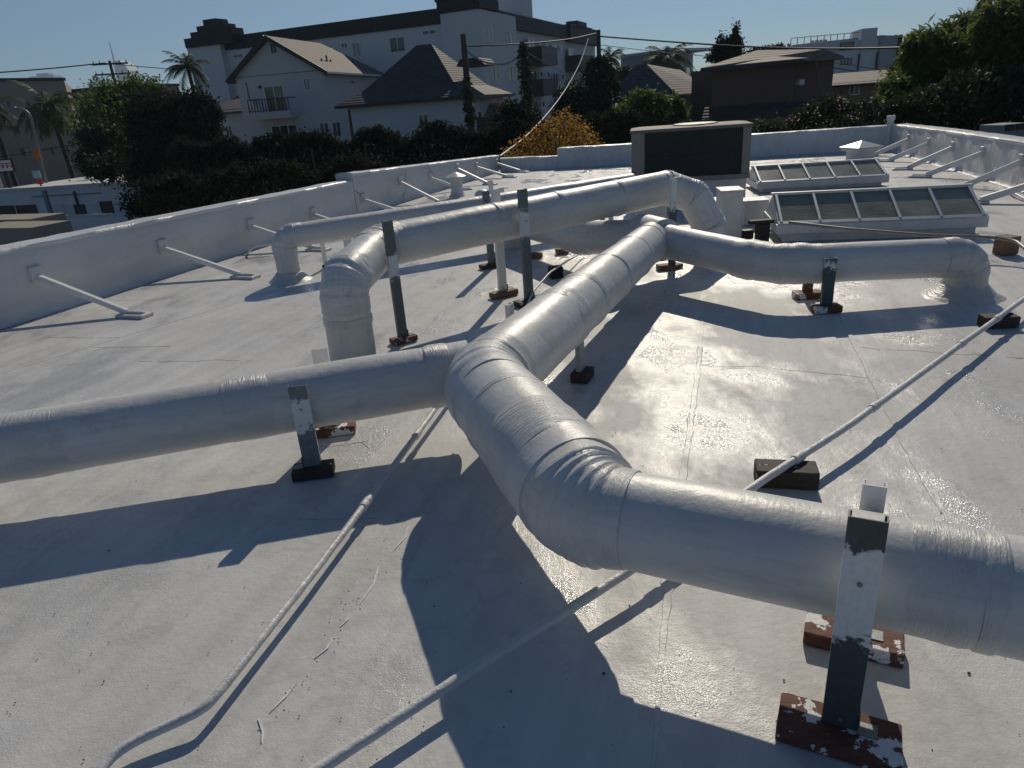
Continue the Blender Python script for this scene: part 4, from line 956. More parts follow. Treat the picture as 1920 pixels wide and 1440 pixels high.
FK.box(MB(), 0, FK.L, -4.2, FK.sz(180, 168)[1], -8, 0).build('wall', 'stucco_tan', bk); FK.box(MB(), -.2, FK.L + .2, FK.sz(180, 168)[1], FK.sz(180, 163)[1], -8, .2).build('coping', 'trim_dark', bk)
window(bk, FK, (140, 185, 158, 205), 2)
# street front building, lower than our roof
W0, W1 = D(-60, 358, 45), D(262, 345, 42); FW_ = Face(W0, W1); wb = thing('street_building', 'low white shopfront building with dark doors down by the street', 'building', Vector((W0.x, W0.y, -4.7)))
zw = FW_.sz(120, 353)[1]; FW_.box(MB(), 0, FW_.L, -5, zw, -9, 0).build('wall', 'stucco_white', wb)
FW_.box(MB(), 0, FW_.L, zw - .02, zw + .16, -.4, .06).build('coping', 'stucco_cream', wb)
window(wb, FW_, (-20, 386, 30, 412), 2, 'trim_dark'); window(wb, FW_, (34, 384, 72, 414), 1, 'trim_dark', name='garage_opening'); window(wb, FW_, (143, 383, 163, 414), 1, 'trim_dark', name='door'); window(wb, FW_, (191, 377, 214, 412), 1, 'trim_dark', name='door'); fbox('drainpipe', 'siding_grey', wb, FW_, (88, 357, 94, 405), (0, .12)); fbox('drainpipe', 'iron', wb, FW_, (142, 358, 145, 384), (0, .1)); fbox('cable_tray', 'siding_grey', wb, FW_, (60, 364, 190, 366), (0, .08))
for px in ((103, 383, 121, 404), (123, 383, 140, 404), (172, 382, 186, 403)): fbox('wall_panel', 'stucco_cream', wb, FW_, px, (0, .03))
Y0, Y1 = D(100, 408, 38), D(240, 402, 36.5); FY = Face(Y0, Y1); yw = thing('yard_wall', 'white yard wall in front of the dark street doors', 'wall', Vector((Y0.x, Y0.y, -4.7)))
FY.box(MB(), 0, FY.L, -5, FY.sz(170, 405)[1], -.2, 0).build('wall_face', 'stucco_white', yw); FY.box(MB(), -.03, FY.L, FY.sz(170, 405)[1], FY.sz(170, 405)[1] + .08, -.24, .04).build('coping', 'stucco_cream', yw); fbox('vent_grille', 'siding_grey', yw, FY, (101, 409, 111, 418), (0, .03))
# tan parapet of the neighbouring shop
t_ = thing('neighbour_canopy', 'tan stepped canopy edges below our parapet at the street', 'canopy', D(20, 440, 20))
for (x0, y0, x1, y1, Y) in ((-60, 411, 57, 428, 22), (-60, 427, 60, 465, 20)):
    a_ = D(x0, y0 + 14, Y + 1); b2_ = D(x1, y0, Y); F_ = Face(a_, b2_); z1 = F_.sz(x1 - 6, y0)[1]; z0 = F_.sz(x1 - 6, y1)[1]
    F_.box(MB(), 0, F_.L, z0 - .5, z1, -1.2, 0).build('canopy_edge', 'tan_cap', t_)

# ---------------- far towers
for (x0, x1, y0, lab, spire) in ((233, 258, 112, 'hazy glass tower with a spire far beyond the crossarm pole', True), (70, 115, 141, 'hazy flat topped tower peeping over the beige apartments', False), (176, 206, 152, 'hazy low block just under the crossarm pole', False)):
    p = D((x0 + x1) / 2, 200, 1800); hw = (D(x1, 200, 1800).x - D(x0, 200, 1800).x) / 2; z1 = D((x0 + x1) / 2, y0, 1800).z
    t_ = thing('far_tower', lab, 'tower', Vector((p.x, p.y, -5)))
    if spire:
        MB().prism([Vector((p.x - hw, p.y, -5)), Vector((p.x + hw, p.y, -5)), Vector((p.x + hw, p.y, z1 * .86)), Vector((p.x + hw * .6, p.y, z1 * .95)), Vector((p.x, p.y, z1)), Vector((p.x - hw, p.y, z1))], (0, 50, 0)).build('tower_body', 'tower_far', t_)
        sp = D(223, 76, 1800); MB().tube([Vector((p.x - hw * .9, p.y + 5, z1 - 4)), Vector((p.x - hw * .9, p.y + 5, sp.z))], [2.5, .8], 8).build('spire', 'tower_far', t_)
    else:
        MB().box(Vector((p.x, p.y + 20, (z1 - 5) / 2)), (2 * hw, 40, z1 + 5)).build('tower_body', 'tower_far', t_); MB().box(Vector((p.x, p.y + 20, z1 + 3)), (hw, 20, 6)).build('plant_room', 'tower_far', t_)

# ---------------- right hand background
N0, N1 = D(1335, 150, 37), D(1487, 140, 35.5); FN = Face(N0, N1)
bb_ = thing('brown_house', 'plain brown stucco house with a low tan roof past the air conditioner', 'house', Vector((N0.x, N0.y, -1.5)))
ze = FN.sz(1410, 120)[1]; zl = FN.sz(1410, 195)[1]
FN.box(MB(), 0, FN.L, -2, ze, -8, 0).build('wall', 'stucco_brown', bb_)
N2 = D(1563, 130, 38); FN2 = Face(FN.P(FN.L, 0, -1.2), N2); FN2.box(MB(), 0, FN2.L, -2, ze, -7, 0).build('wall', 'stucco_brown', bb_)
rr = [FN.P(-.5, ze, .5), FN.P(FN.L + .4, ze + .05, .5), Vector((N2.x + .6, N2.y + .3, ze + .1)), Vector((N2.x + .8, N2.y + 8, ze + .1)), FN.P(-.5, ze, -8.5)]
apx = onwall(FN.P(FN.L * .5, 0, -4), FN.u, 1420, 94); apx2 = onwall(FN.P(FN.L * .5, 0, -4), FN.u, 1545, 92)
slope_roof('roof', 'roof_tan', bb_, [rr[0], rr[1], rr[2], apx2, apx], .14); slope_roof('roof', 'roof_tan', bb_, [rr[4], rr[0], apx], .14); slope_roof('roof', 'roof_tan', bb_, [rr[2], rr[3], apx2], .14); slope_roof('roof', 'roof_tan', bb_, [rr[3], rr[4], apx, apx2], .14)
MB().bar(rr[0] - Vector((0, 0, .1)), rr[1] - Vector((0, 0, .1)), .08, .16).build('gutter', 'trim_dark', bb_)
slope_roof('lower_roof', 'roof_dark', bb_, [FN.P(-.3, zl - .55, 1.0), FN.P(FN.L + 2.5, zl - .5, 1.0), FN.P(FN.L + 2.5, zl, .02), FN.P(-.3, zl, .02)], .1)
for k in range(4): FN.box(MB(), 0, FN.L, zl - .62 - .17 * (k + 1), zl - .62 - .17 * k - .01, .3, .55 + .02 * (k % 2)).build('siding_board', 'siding_grey', bb_)
FN2.box(MB(), .15, .5, FN2.sz(1490, 160)[1], FN2.sz(1490, 150)[1], 0, .25).build('meter_box', 'trim_white', bb_)
# tan neighbour
T0, T1_ = D(1562, 160, 44), D(1665, 155, 43); FT = Face(T0, T1_); tn = thing('tan_house', 'tan low house with a railing between the brown house and the trees', 'house', Vector((T0.x, T0.y, -1.5)))
ze = FT.sz(1610, 153)[1]; FT.box(MB(), 0, FT.L, -2, ze, -6, 0).build('wall', 'stucco_tan', tn); slope_roof('roof', 'roof_tan', tn, [FT.P(-.3, ze - .1, .5), FT.P(FT.L + .3, ze - .1, .5), FT.P(FT.L + .3, FT.sz(1610, 134)[1], -3.5), FT.P(-.3, FT.sz(1610, 134)[1], -3.5)])
FT.box(MB(), -.3, FT.L + .3, ze - .25, ze - .12, .4, .55).build('gutter', 'trim_dark', tn); window(tn, FT, (1592, 160, 1612, 178), 2)
# white modern block
X0, X1 = D(1478, 120, 78), D(1650, 115, 76); FX = Face(X0, X1); X2 = D(1682, 110, 80); FX2 = Face(X1, X2)
wm = thing('modern_block', 'white flat roofed block with solar racks and a grey end wall', 'building', Vector((X0.x, X0.y, -2)))
zx = FX.sz(1560, 79)[1]; FX.box(MB(), 0, FX.L, -2, zx, -10, 0).build('wall', 'stucco_white', wm)
a, b_, z0, z1 = FX.rect(1614, 53, 1643, 90); FX.box(MB(), a, b_, zx - 1, z1, -4, .15).build('stair_tower', 'stucco_white', wm)
FX2.box(MB(), -.2, FX2.L - .4, -2, FX2.sz(1660, 66)[1], -9, 0).build('end_wall', 'stucco_grey', wm); FX2.box(MB(), FX2.L - .4, FX2.L, -2, FX2.sz(1660, 64)[1], -9, .3).build('fin_wall', 'band_dark', wm)
window(wm, FX, (1576, 109, 1597, 121), 3, 'trim_dark', 'pane_blind'); window(wm, FX, (1575, 79, 1601, 93), 1, 'trim_dark'); fbox('downpipe', 'trim_dark', wm, FX, (1608, 101, 1611, 132), (0, .15)); fbox('downpipe', 'trim_dark', wm, FX, (1642, 98, 1645, 128), (0, .15)); fbox('dark_strip', 'trim_dark', wm, FX, (1480, 95, 1650, 96), (0, .02))  # last piece is a thin dark strip across the wall face
for k in range(4):
    a, b_, z0, z1 = FX.rect(1530 + k * 8, 70 - k * .6, 1537 + k * 8, 80 - k * .6); MB().prism([FX.P(a, zx, -2), FX.P(b_, zx, -2), FX.P(b_, zx + (z1 - z0) * .9, -3), FX.P(a, zx + (z1 - z0) * .9, -3)], FX.n * .06).build('solar_panel', 'solar', wm)
for k in range(10): FX.box(MB(), FX.sz(1485 + 12.5 * k, 80)[0], FX.sz(1485 + 12.5 * k, 80)[0] + .07, zx, zx + .75, -1.05, -.98).build('rack_post', 'galv', wm)
FX.box(MB(), .3, FX.L * .78, zx + .7, zx + .76, -1.06, -.97).build('rack_rail', 'galv', wm)
# pale block behind the palms
Z0_, Z1_ = D(1164, 130, 92), D(1262, 120, 86); FZ = Face(Z0_, Z1_); zb_ = thing('pale_block', 'pale flat block behind the palm tops', 'building', Vector((Z0_.x, Z0_.y, -2))); zz = FZ.sz(1215, 101)[1]
Z2_ = D(1299, 125, 96); prism_plan([Z0_, Z1_, Z2_, Z0_ + (Z2_ - Z1_)], -2, zz).build('wall', 'stucco_grey', zb_); FZ.box(MB(), -.1, FZ.L + .1, zz, zz + .25, -9, .1).build('coping', 'stucco_white', zb_); FZ2 = Face(Z1_, Z2_); window(zb_, FZ2, (1270, 122, 1280, 135), 1); window(zb_, FZ2, (1286, 126, 1294, 142), 1)
# hip roofed bungalow
V0, V1 = D(1158, 195, 43), D(1258, 185, 41.5); FV = Face(V0, V1); V2 = D(1326, 180, 52); FV2 = Face(V1, V2)
hv = thing('brown_bungalow', 'brown bungalow with a dark hipped gable roof between ivy pole and brown house', 'house', Vector((V0.x, V0.y, -1.5))); ze = FV.sz(1210, 180)[1]
prism_plan([V0, V1, V2, V0 + (V2 - V1)], -2, ze).build('wall', 'stucco_brown', hv)
e_ = [FV.P(-.6, ze - .05, .6), FV.P(FV.L + .5, ze - .05, .6), Vector((V2.x, V2.y, ze - .05)) + FV2.n * .5, Vector(((V0 + V2 - V1).x, (V0 + V2 - V1).y, ze)) - FV.u * .6]
apx = onwall(FV.P(0, 0, -1.5), FV.u, 1203, 121); apb = apx + (V2 - V1) * .95; apb.z = apx.z - .2
slope_roof('roof', 'roof_slate_and_shade', hv, [e_[0], e_[1], apx + FV.u * .3, apx - FV.u * .3]); slope_roof('roof', 'roof_brown_and_lit', hv, [e_[1], e_[2], apb, apx + FV.u * .3]); slope_roof('roof', 'roof_slate_and_shade', hv, [e_[3], e_[0], apx - FV.u * .3, apb]);  # darker slopes carry painted shade; the right slope is coloured as lit
MB().bar(e_[0] - Vector((0, 0, .12)), e_[1] - Vector((0, 0, .12)), .05, .18).build('fascia', 'trim_dark', hv); window(hv, FV, (1165, 192, 1176, 208), 1)
# box behind the right parapet
q = D(1880, 236, 14.5); t_ = thing('wall_unit', 'small grey vent box peeking over the membrane covered parapet', 'vent box', Vector((q.x, q.y, -1)))
MB().box(Vector((q.x, q.y, HZ(q, 232) - .5)), (.62, .5, 1.0), (Vector((.94, .3, 0)).normalized(), Vector((-.3, .94, 0)).normalized(), Vector((0, 0, 1)))).build('housing', 'siding_grey', t_, bevel=.01)
for s_ in (-.14, .14): MB().box(Vector((q.x + s_ * .94 + .08, q.y - .245 + s_ * .3, HZ(q, 238))), (.22, .02, .12), (Vector((.94, .3, 0)).normalized(), Vector((-.3, .94, 0)).normalized(), Vector((0, 0, 1)))).build('louvre', 'coil_dark', t_)

# ---------------- vegetation
def leaf_mesh(name, pts, size, aspect, mat, parent=None, origin=None, down=0.0, var=.4):
    n = len(pts); pts = np.asarray(pts, dtype=np.float64)
    d = RNG.normal(size=(n, 3)); d[:, 2] -= down; d /= np.linalg.norm(d, axis=1, keepdims=True)
    e = RNG.normal(size=(n, 3)); s = np.cross(d, e); s /= np.linalg.norm(s, axis=1, keepdims=True)
    L = size * (1 + var * RNG.uniform(-1, 1, n))[:, None]; W_ = L * aspect
    nn = np.cross(d, s) * L * .12
    v = np.stack([pts, pts + d * L * .45 + s * W_ * .5 + nn, pts + d * L, pts + d * L * .45 - s * W_ * .5 + nn], axis=1).reshape(-1, 3)
    o0 = ORG[parent.name] if parent is not None else Vector(origin)
    v = v - np.array(o0)
    me = bpy.data.meshes.new(name); me.vertices.add(4 * n); me.vertices.foreach_set('co', v.astype(np.float32).ravel())
    me.loops.add(4 * n); me.loops.foreach_set('vertex_index', np.arange(4 * n, dtype=np.int32))
    me.polygons.add(n); me.polygons.foreach_set('loop_start', np.arange(0, 4 * n, 4, dtype=np.int32))
    try: me.polygons.foreach_set('loop_total', np.full(n, 4, dtype=np.int32))
    except Exception: pass
    me.update(calc_edges=True); me.validate(); me.materials.append(MAT[mat])
    return link_mesh(name, me, parent, o0)
def cloud(c, r, n, clumps=24, tight=.20, shell=.55, flat=False):
    c = np.array(c); r = np.array(r)
    d = RNG.normal(size=(clumps, 3)); d /= np.linalg.norm(d, axis=1, keepdims=True)
    rad = shell + (1 - shell) * RNG.random(clumps) ** .6
    cc = d * rad[:, None]
    k = RNG.integers(0, clumps, n); sz = (tight * (.6 + .9 * RNG.random(clumps)))[k]
    p = cc[k] + RNG.normal(size=(n, 3)) * sz[:, None]
    return c + p * r
def tree(name, label, base, blobs, n, size, mat, cat='tree', group=None, aspect=.45, trunk_r=.18, down=.2, tight=.2, clumps=26, limbs=5):
    base = Vector(base); t_ = thing(name, label, cat, base, group)
    w_ = np.array([b_[1][0] * b_[1][2] for b_ in blobs]); w_ = w_ / w_.sum()
    pts = np.concatenate([cloud(b_[0], b_[1], max(20, int(n * q)), clumps, tight) for b_, q in zip(blobs, w_)])
    pts = pts[pts[:, 2] > base.z + .05]
    leaf_mesh('crown', pts, size, aspect, mat, t_, down=down)
    if trunk_r:
        c0 = Vector(blobs[0][0]); top = Vector((c0.x, c0.y, c0.z)); mb = MB()
        mb.tube([base, base.lerp(top, .35) + Vector((.1, 0, 0)), base.lerp(top, .7), top], [trunk_r, trunk_r * .8, trunk_r * .6, trunk_r * .3], 10)
        for b_ in blobs:
            for _ in range(limbs):
                q = Vector(b_[0]) + Vector((random.uniform(-.6, .6) * b_[1][0], random.uniform(-.6, .6) * b_[1][1], random.uniform(-.2, .7) * b_[1][2])); st = base.lerp(top, random.uniform(.4, .9))
                mb.tube([st, st.lerp(q, .5) + Vector((0, 0, -.1)), q], [trunk_r * .35, trunk_r * .22, trunk_r * .08], 6)
        mb.build('trunk', 'bark', t_, smooth=True)
    return t_
def gz(p): return ground_h(p[0], p[1])
def BL(px, py, Y, rx_px, ry_px, dep=None):             # blob from pixel centre and pixel radii at distance Y
    c = D(px, py, Y); r_ = (D(px + rx_px, py, Y) - c).length; h_ = abs(D(px, py - ry_px, Y).z - c.z); return ((c.x, c.y, c.z), (r_, dep or r_, h_))
def at_ground(px, py, Y): c = D(px, py, Y); return (c.x, c.y, ground_h(c.x, c.y) - .05)

tree('broadleaf_tree', 'large dark round tree left of the white gabled house', at_ground(320, 240, 40), [BL(335, 245, 40, 78, 72), BL(300, 225, 41, 55, 52), BL(372, 222, 40, 42, 52), BL(338, 298, 39, 85, 46)], 42000, .20, 'leaf_dark', trunk_r=.3, tight=.13, clumps=70)
tree('broadleaf_tree', 'lighter green feathery tree behind the dark round tree', at_ground(250, 200, 48), [BL(240, 178, 48, 36, 30), BL(272, 160, 49, 26, 20), BL(205, 195, 47, 35, 35), BL(215, 250, 46, 60, 60)], 9000, .24, 'leaf_green', tight=.26)
tree('broadleaf_tree', 'ragged dark shrub tree beside the street lamp', at_ground(190, 280, 43), [BL(195, 282, 43, 42, 44), BL(250, 305, 41, 55, 36), BL(165, 312, 43, 22, 20)], 9000, .22, 'leaf_deep')
tree('climbing_shrub', 'dark creeper mound swallowing the end of the street building', at_ground(290, 380, 35), [BL(290, 378, 35, 42, 30), BL(340, 365, 33, 60, 38)], 9000, .2, 'leaf_dark', 'shrub', trunk_r=.08)
# the long hedge
def hedge(name, label, pxs, Y0, Y1, ytop, mat, n, size, cat='hedge', deep=1.2, botz=-4.8):
    a = D(pxs[0], ytop[0], Y0); t_ = thing(name, label, cat, Vector((a.x, a.y, ground_h(a.x, a.y)))); P = []
    K = len(ytop) - 1
    for i in range(n):
        q = random.random(); k = min(K - 1, int(q * K)); f = q * K - k; px = pxs[0] + (pxs[1] - pxs[0]) * q; yt = ytop[k] * (1 - f) + ytop[k + 1] * f; Y = Y0 + (Y1 - Y0) * q
        top = D(px, yt, Y); zb_ = ground_h(top.x, top.y); h = top.z - zb_ + .55 * noise.noise(Vector((top.x * .7, 3, 0))) + .35 * noise.noise(Vector((top.x * 2.6, 9, 0))) + abs(random.gauss(0, .10))
        z = zb_ + h * (1 - random.random() ** 1.6 * 1.0); s = (.55 + .6 * noise.noise(Vector((top.x * .8, top.z, z * .9)))) * deep
        P.append((top.x + random.gauss(0, .12), top.y - s * random.random() ** .5 + random.uniform(0, .4), z))
    leaf_mesh('foliage', P, size, .5, mat, t_, down=.3); 
    mb = MB()
    for k in range(14):
        q = (k + .5) / 14; px = pxs[0] + (pxs[1] - pxs[0]) * q; kk = min(K - 1, int(q * K)); top = D(px, ytop[kk] + 6, Y0 + (Y1 - Y0) * q); g_ = ground_h(top.x, top.y)
        mb.tube([Vector((top.x, top.y, g_ - .05)), Vector((top.x + .1, top.y, (top.z + g_) / 2)), Vector((top.x - .1, top.y, top.z - .3))], [.06, .045, .015], 6)
    mb.build('stems', 'bark', t_)['kind'] = 'stuff'
    return t_
hedge('ivy_hedge', 'long dark ivy hedge below the white houses', (330, 905), 33, 31, [285, 278, 268, 264, 262, 260, 262, 258, 255, 245, 250, 252], 'leaf_dark', 46000, .17)
hedge('ivy_hedge', 'dark lower hedge strip between the street shrubs and our parapet', (262, 720), 27, 26, [352, 340, 330, 320, 318, 315, 312, 308], 'leaf_dark', 22000, .15)
hedge('ivy_hedge', 'dark hedge rising toward the ivy covered poles', (880, 1200), 31, 30, [252, 246, 240, 232, 228, 225, 222, 225], 'leaf_dark', 24000, .15)
tree('ivy_mound', 'rounded dark ivy mound swallowing the foot of the middle pole', at_ground(965, 230, 32.5), [BL(968, 235, 32.5, 36, 40), BL(940, 255, 32, 30, 25)], 9000, .14, 'leaf_dark', 'ivy', trunk_r=.06)
tree('shrub', 'green leafy shrub left of the ivy pillar', at_ground(1078, 200, 39), [BL(1078, 195, 39, 30, 34), BL(1060, 215, 39, 20, 24)], 5000, .2, 'leaf_deep', 'shrub', trunk_r=.08)
tree('shrub', 'broad leafy shrub in front of the brown bungalow', at_ground(1215, 215, 32), [BL(1215, 212, 32, 45, 32), BL(1180, 225, 32, 30, 24), BL(1262, 215, 32, 22, 28), BL(1215, 185, 32, 16, 14)], 9000, .20, 'leaf_green', 'shrub', trunk_r=.1)
def spray(name, label, base, tips, n, size, mat, cat='bush'):
    t_ = thing(name, label, cat, base); mb = MB(); P = []
    for tp in tips:
        tp = Vector(tp); m = base.lerp(tp, .5) + Vector((random.uniform(-.1, .1), random.uniform(-.1, .1), .1)); path = smooth_path([base + Vector((random.uniform(-.2, .2), random.uniform(-.2, .2), 0)), m, tp], 2); mb.tube(path, [.03 * (1 - i / len(path)) + .006 for i in range(len(path))], 5)
        for _ in range(n // len(tips)):
            q = random.random() ** .6; i = min(len(path) - 2, int(q * (len(path) - 1))); p = path[i].lerp(path[i + 1], random.random()); s = .24 * (1.1 - q * .6); P.append(p + Vector((random.gauss(0, s), random.gauss(0, s), random.gauss(0, s))))
    mb.build('stems', 'bark', t_)['kind'] = 'stuff'; leaf_mesh('foliage', [tuple(p) for p in P], size, .5, mat, t_, down=-.3); return t_
yb = D(1040, 300, 22); yb.z = -1.8
spray('golden_bush', 'golden yellow bush just beyond the notch in the back parapet', yb, [D(px, py, 22 + random.uniform(-.5, .5)) for px, py in ((950, 285), (968, 275), (985, 262), (1002, 250), (1015, 238), (1030, 228), (1040, 242), (1052, 222), (1062, 210), (1068, 232), (1078, 225), (1085, 235), (1090, 250), (1100, 245), (1110, 262), (1028, 258), (1050, 250), (1120, 268), (1000, 270))], 6500, .085, 'leaf_gold')
# flowering hedge on the right
hedge('bougainvillea', 'green bougainvillea hedge dotted with pink blooms along the back corner', (1405, 1960), 20.5, 17.5, [232, 215, 200, 196, 205, 200, 210, 208, 200, 205], 'leaf_deep', 26000, .12, 'hedge', .9)
o = hedge('flower_sprays', 'loose pink bloom clusters on the bougainvillea hedge', (1420, 1950), 19.4, 16.6, [222, 205, 198, 215, 225, 228, 226, 222], 'petal_pink', 420, .06, 'flowers', .5)
bt = lambda px, py, Y, rx, ry: BL(px, py, Y, rx, ry)
tree('bamboo_tree', 'tall arching bamboo like tree with yellow green leaf sprays', at_ground(1790, 150, 22), [bt(1765, 95, 22, 60, 40), bt(1735, 75, 22, 34, 22), bt(1800, 60, 22, 30, 32), bt(1770, 140, 22, 75, 45), bt(1725, 105, 22, 28, 18)], 15000, .26, 'leaf_bamboo', aspect=.20, down=.8, tight=.15, clumps=60, trunk_r=.12)
tree('bamboo_tree', 'bushier bamboo like tree under the palm tips at the picture edge', at_ground(1890, 150, 20), [bt(1895, 70, 20, 60, 75), bt(1925, 110, 20, 60, 80), bt(1870, 40, 20, 30, 35), bt(1880, 150, 20, 60, 50)], 20000, .25, 'leaf_bamboo', aspect=.22, down=.7, tight=.15, clumps=60, trunk_r=.14)
tree('shrub', 'rounded bright shrub under the bamboo beside the vent pipe', at_ground(1690, 190, 21), [bt(1685, 180, 21, 36, 30), bt(1705, 165, 21.5, 30, 28)], 6500, .17, 'leaf_green', 'shrub', trunk_r=.08)
tree('shrub', 'big dark green shrub mass behind the membrane covered parapet', at_ground(1800, 190, 19), [bt(1790, 190, 19, 75, 40), bt(1880, 185, 18.5, 60, 45), bt(1740, 205, 19, 50, 25)], 15000, .16, 'leaf_deep', 'shrub', trunk_r=.1)
tree('cypress', 'slim pointed cypress tip above the brown house roof', at_ground(1378, 90, 48), [BL(1379, 80, 48, 7, 28), BL(1378, 100, 48, 12, 20)], 2600, .2, 'leaf_dark', trunk_r=.1, tight=.3)
tree('broadleaf_tree', 'round dark tree next to the cypress above the brown house', at_ground(1358, 92, 48), [BL(1360, 92, 48, 18, 22), BL(1345, 105, 48, 16, 12)], 3500, .22, 'leaf_dark', trunk_r=.1)
tree('broadleaf_tree', 'small round tree at the gap beside the pale block', at_ground(1305, 155, 60), [BL(1305, 150, 60, 12, 14), BL(1314, 163, 58, 7, 10)], 1800, .25, 'leaf_green', trunk_r=.1)
tree('broadleaf_tree', 'low dark trees at the foot of the modern block', at_ground(1690, 130, 60), [BL(1692, 122, 60, 12, 10), BL(1672, 150, 55, 14, 20), BL(1440, 96, 60, 30, 8)], 3500, .25, 'leaf_dark', trunk_r=.1)
tree('shrub', 'dark shrubs at the left end of the brown bungalow', at_ground(1160, 160, 45), [BL(1172, 140, 55, 18, 12), BL(1150, 170, 42, 12, 25)], 2500, .22, 'leaf_deep', 'shrub', trunk_r=.06)

# palms
def palm(label, base, top, n, fl, droop=.9, mat='leaf_palm', tr=.16, lean=0, seed=1, skirt=False):
    rnd = random.Random(seed); base = Vector(base); top = Vector(top); t_ = thing('palm_tree', label, 'palm', base)
    MB().tube([base, base.lerp(top, .5) + Vector((.05, 0, 0)), top], [tr * 1.3, tr, tr * .9], 12, True, 0, .03, 6).build('trunk', 'bark', t_, smooth=True)
    V, F = [], []
    for k in range(n):
        az = 2 * math.pi * (k + rnd.random() * .7) / n * 1.0 + rnd.random(); el = rnd.uniform(-.35, 1.25); L_ = fl * rnd.uniform(.75, 1.1)
        h = Vector((math.cos(az), math.sin(az), 0)); p = top.copy(); d = (h * math.cos(el) + Vector((0, 0, math.sin(el)))).normalized(); st = L_ / 14; side = Vector((-h.y, h.x, 0))
        for i in range(14):
            q = p + d * st; wl = fl * .30 * math.sin(math.pi * min(1, (i + 1.5) / 15)) + .03
            for sg in (-1, 1):
                for jj in (.25, .75):
                    r0 = p.lerp(q, jj); tip = r0 + side * sg * wl * .75 + d * wl * .55 + Vector((0, 0, -wl * .45 * rnd.uniform(.5, 1.4))); b = len(V); wv = d * .035 * fl / 2
                    V += [r0 - wv, r0 + wv, tip]; F.append((b, b + 1, b + 2))
            b = len(V); V += [p - side * .025, p + side * .025, q + side * .02, q - side * .02]; F.append((b, b + 1, b + 2, b + 3))
            p = q; d = (d + Vector((0, 0, -droop * .115))).normalized()
    MB().add(V, F).build('crown', mat, t_); return t_
def palm_px(label, px, py, Y, n, fl, **kw):
    c = D(px, py, Y); return palm(label, (c.x + .3, c.y, ground_h(c.x, c.y) - .05), c, n, fl, **kw)
palm_px('street palm with a shaggy crown in front of the beige apartments', 92, 200, 58, 26, 3.4, seed=3, droop=1.3)
palm_px('street palm cut by the picture edge beside the lamp arm', -22, 205, 56, 22, 2.8, seed=5, droop=1.2)
palm_px('feathery palm rising behind the dark round tree', 352, 128, 62, 24, 2.3, seed=8, droop=1.1)
palm_px('slender palm right of the ivy covered pole', 1143, 108, 60, 24, 1.6, seed=9, droop=1.2)
palm_px('wide bushy palm in front of the pale block', 1248, 112, 62, 36, 2.8, seed=12, droop=1.2)
palm_px('palm whose frond tips hang in at the top of the bamboo', 1890, -28, 24, 22, 1.5, seed=15, droop=1.4)

# ---------------- poles, wires, lamp, signs
def ivy(parent, a, b_, r_, n, size, mat='leaf_deep'):
    P = []; a, b_ = Vector(a), Vector(b_)
    for _ in range(n):
        q = random.random(); c = a.lerp(b_, q); rr = r_ * (.5 + .8 * abs(noise.noise(c * .9 + Vector((4, 0, 0)))) + .25 * (1 - q)); an = random.random() * 6.28; rad = rr * random.random() ** .35
        P.append((c.x + math.cos(an) * rad, c.y + math.sin(an) * rad, c.z))
    return leaf_mesh('ivy', P, size, .55, mat, parent, down=.5)
def pole(label, px, ytop, Y, r_=.15, xb=None, ivy_=None, arms=()):
    top = D(px, ytop, Y); base = Vector((top.x + (xb or 0), top.y, ground_h(top.x, top.y) - .1)); t_ = thing('utility_pole', label, 'pole', base)
    MB().tube([base, base.lerp(top, .5), top], [r_ * 1.25, r_, r_ * .75], 12, True, 0, .01, 4).build('shaft', 'pole_wood', t_, smooth=True)
    for (dz, half, dirn) in arms:
        c = top + Vector((0, 0, -dz)); d = Vector((math.cos(dirn), math.sin(dirn), 0)); MB().bar(c - d * half, c + d * half, .12, .14).build('crossarm', 'pole_wood', t_)
        for s_ in (-.9, -.55, .55, .9): q = c + d * half * s_; MB().tube([q, q + Vector((0, 0, .28))], [.05, .035], 8).build('insulator', 'trim_dark', t_)
    if ivy_: ivy(t_, base.lerp(top, ivy_[0]), base.lerp(top, ivy_[1]), ivy_[2], ivy_[3], ivy_[4])
    return top
tA = pole('thick wooden pole with torn ivy in front of the bungalow', 868, 64, 36, .17, ivy_=(.45, .75, .28, 700, .16))
tB = pole('leaning ivy wrapped pole between bungalow and apartment windows', 979, 78, 34, .15, .2, ivy_=(.35, .98, .34, 1800, .14))
tC = pole('tall pole bursting out of a thick ivy pillar', 1122, 56, 40, .14, ivy_=(.05, .80, .85, 9000, .17))
tD = pole('far pole with double crossarms above the feathery tree', 205, 114, 70, .16, arms=((.25, 1.5, .25), (1.1, 1.5, .25)))
pole('short dark pole standing in front of the bungalow corner', 654, 205, 39, .09); pole('thin post rising from the lower hedge', 584, 278, 26.5, .035); pole('thin bare stake beside the hedge with a pale tip', 683, 268, 27, .035); pole('slim iron post at the hedge below the gabled house', 505, 300, 26.5, .03)
tE = D(1527, 96, 30); eb = D(1546, 195, 30); tag(MB().tube([eb, tE], .035, 8).build('striped_pole', 'tan_wood', None, smooth=True), 'thin leaning stick pole in front of the brown house corner', 'pole')
def wire(label, pts, r_=.02, mat='wire_black'):
    return tag(MB().tube(smooth_path([Vector(p) for p in pts], 3), r_, 6).build('wire', mat, None, smooth=True), label, 'wire')
def wpx(*q): return [D(x, y, Y) for x, y, Y in q]
wire('thick cable sweeping right from the ivy pole past the brown house', wpx((1122, 68, 40), (1250, 78, 36), (1400, 88, 33), (1560, 92, 30), (1750, 88, 26), (1960, 70, 22)), .035)
wire('thinner cable below the thick one toward the palms', wpx((1124, 84, 40), (1230, 97, 44), (1330, 106, 48)), .018)
wire('cable between the thick wooden pole and the ivy pole', wpx((868, 87, 36), (950, 84, 36), (1060, 76, 38), (1120, 62, 40)), .03)
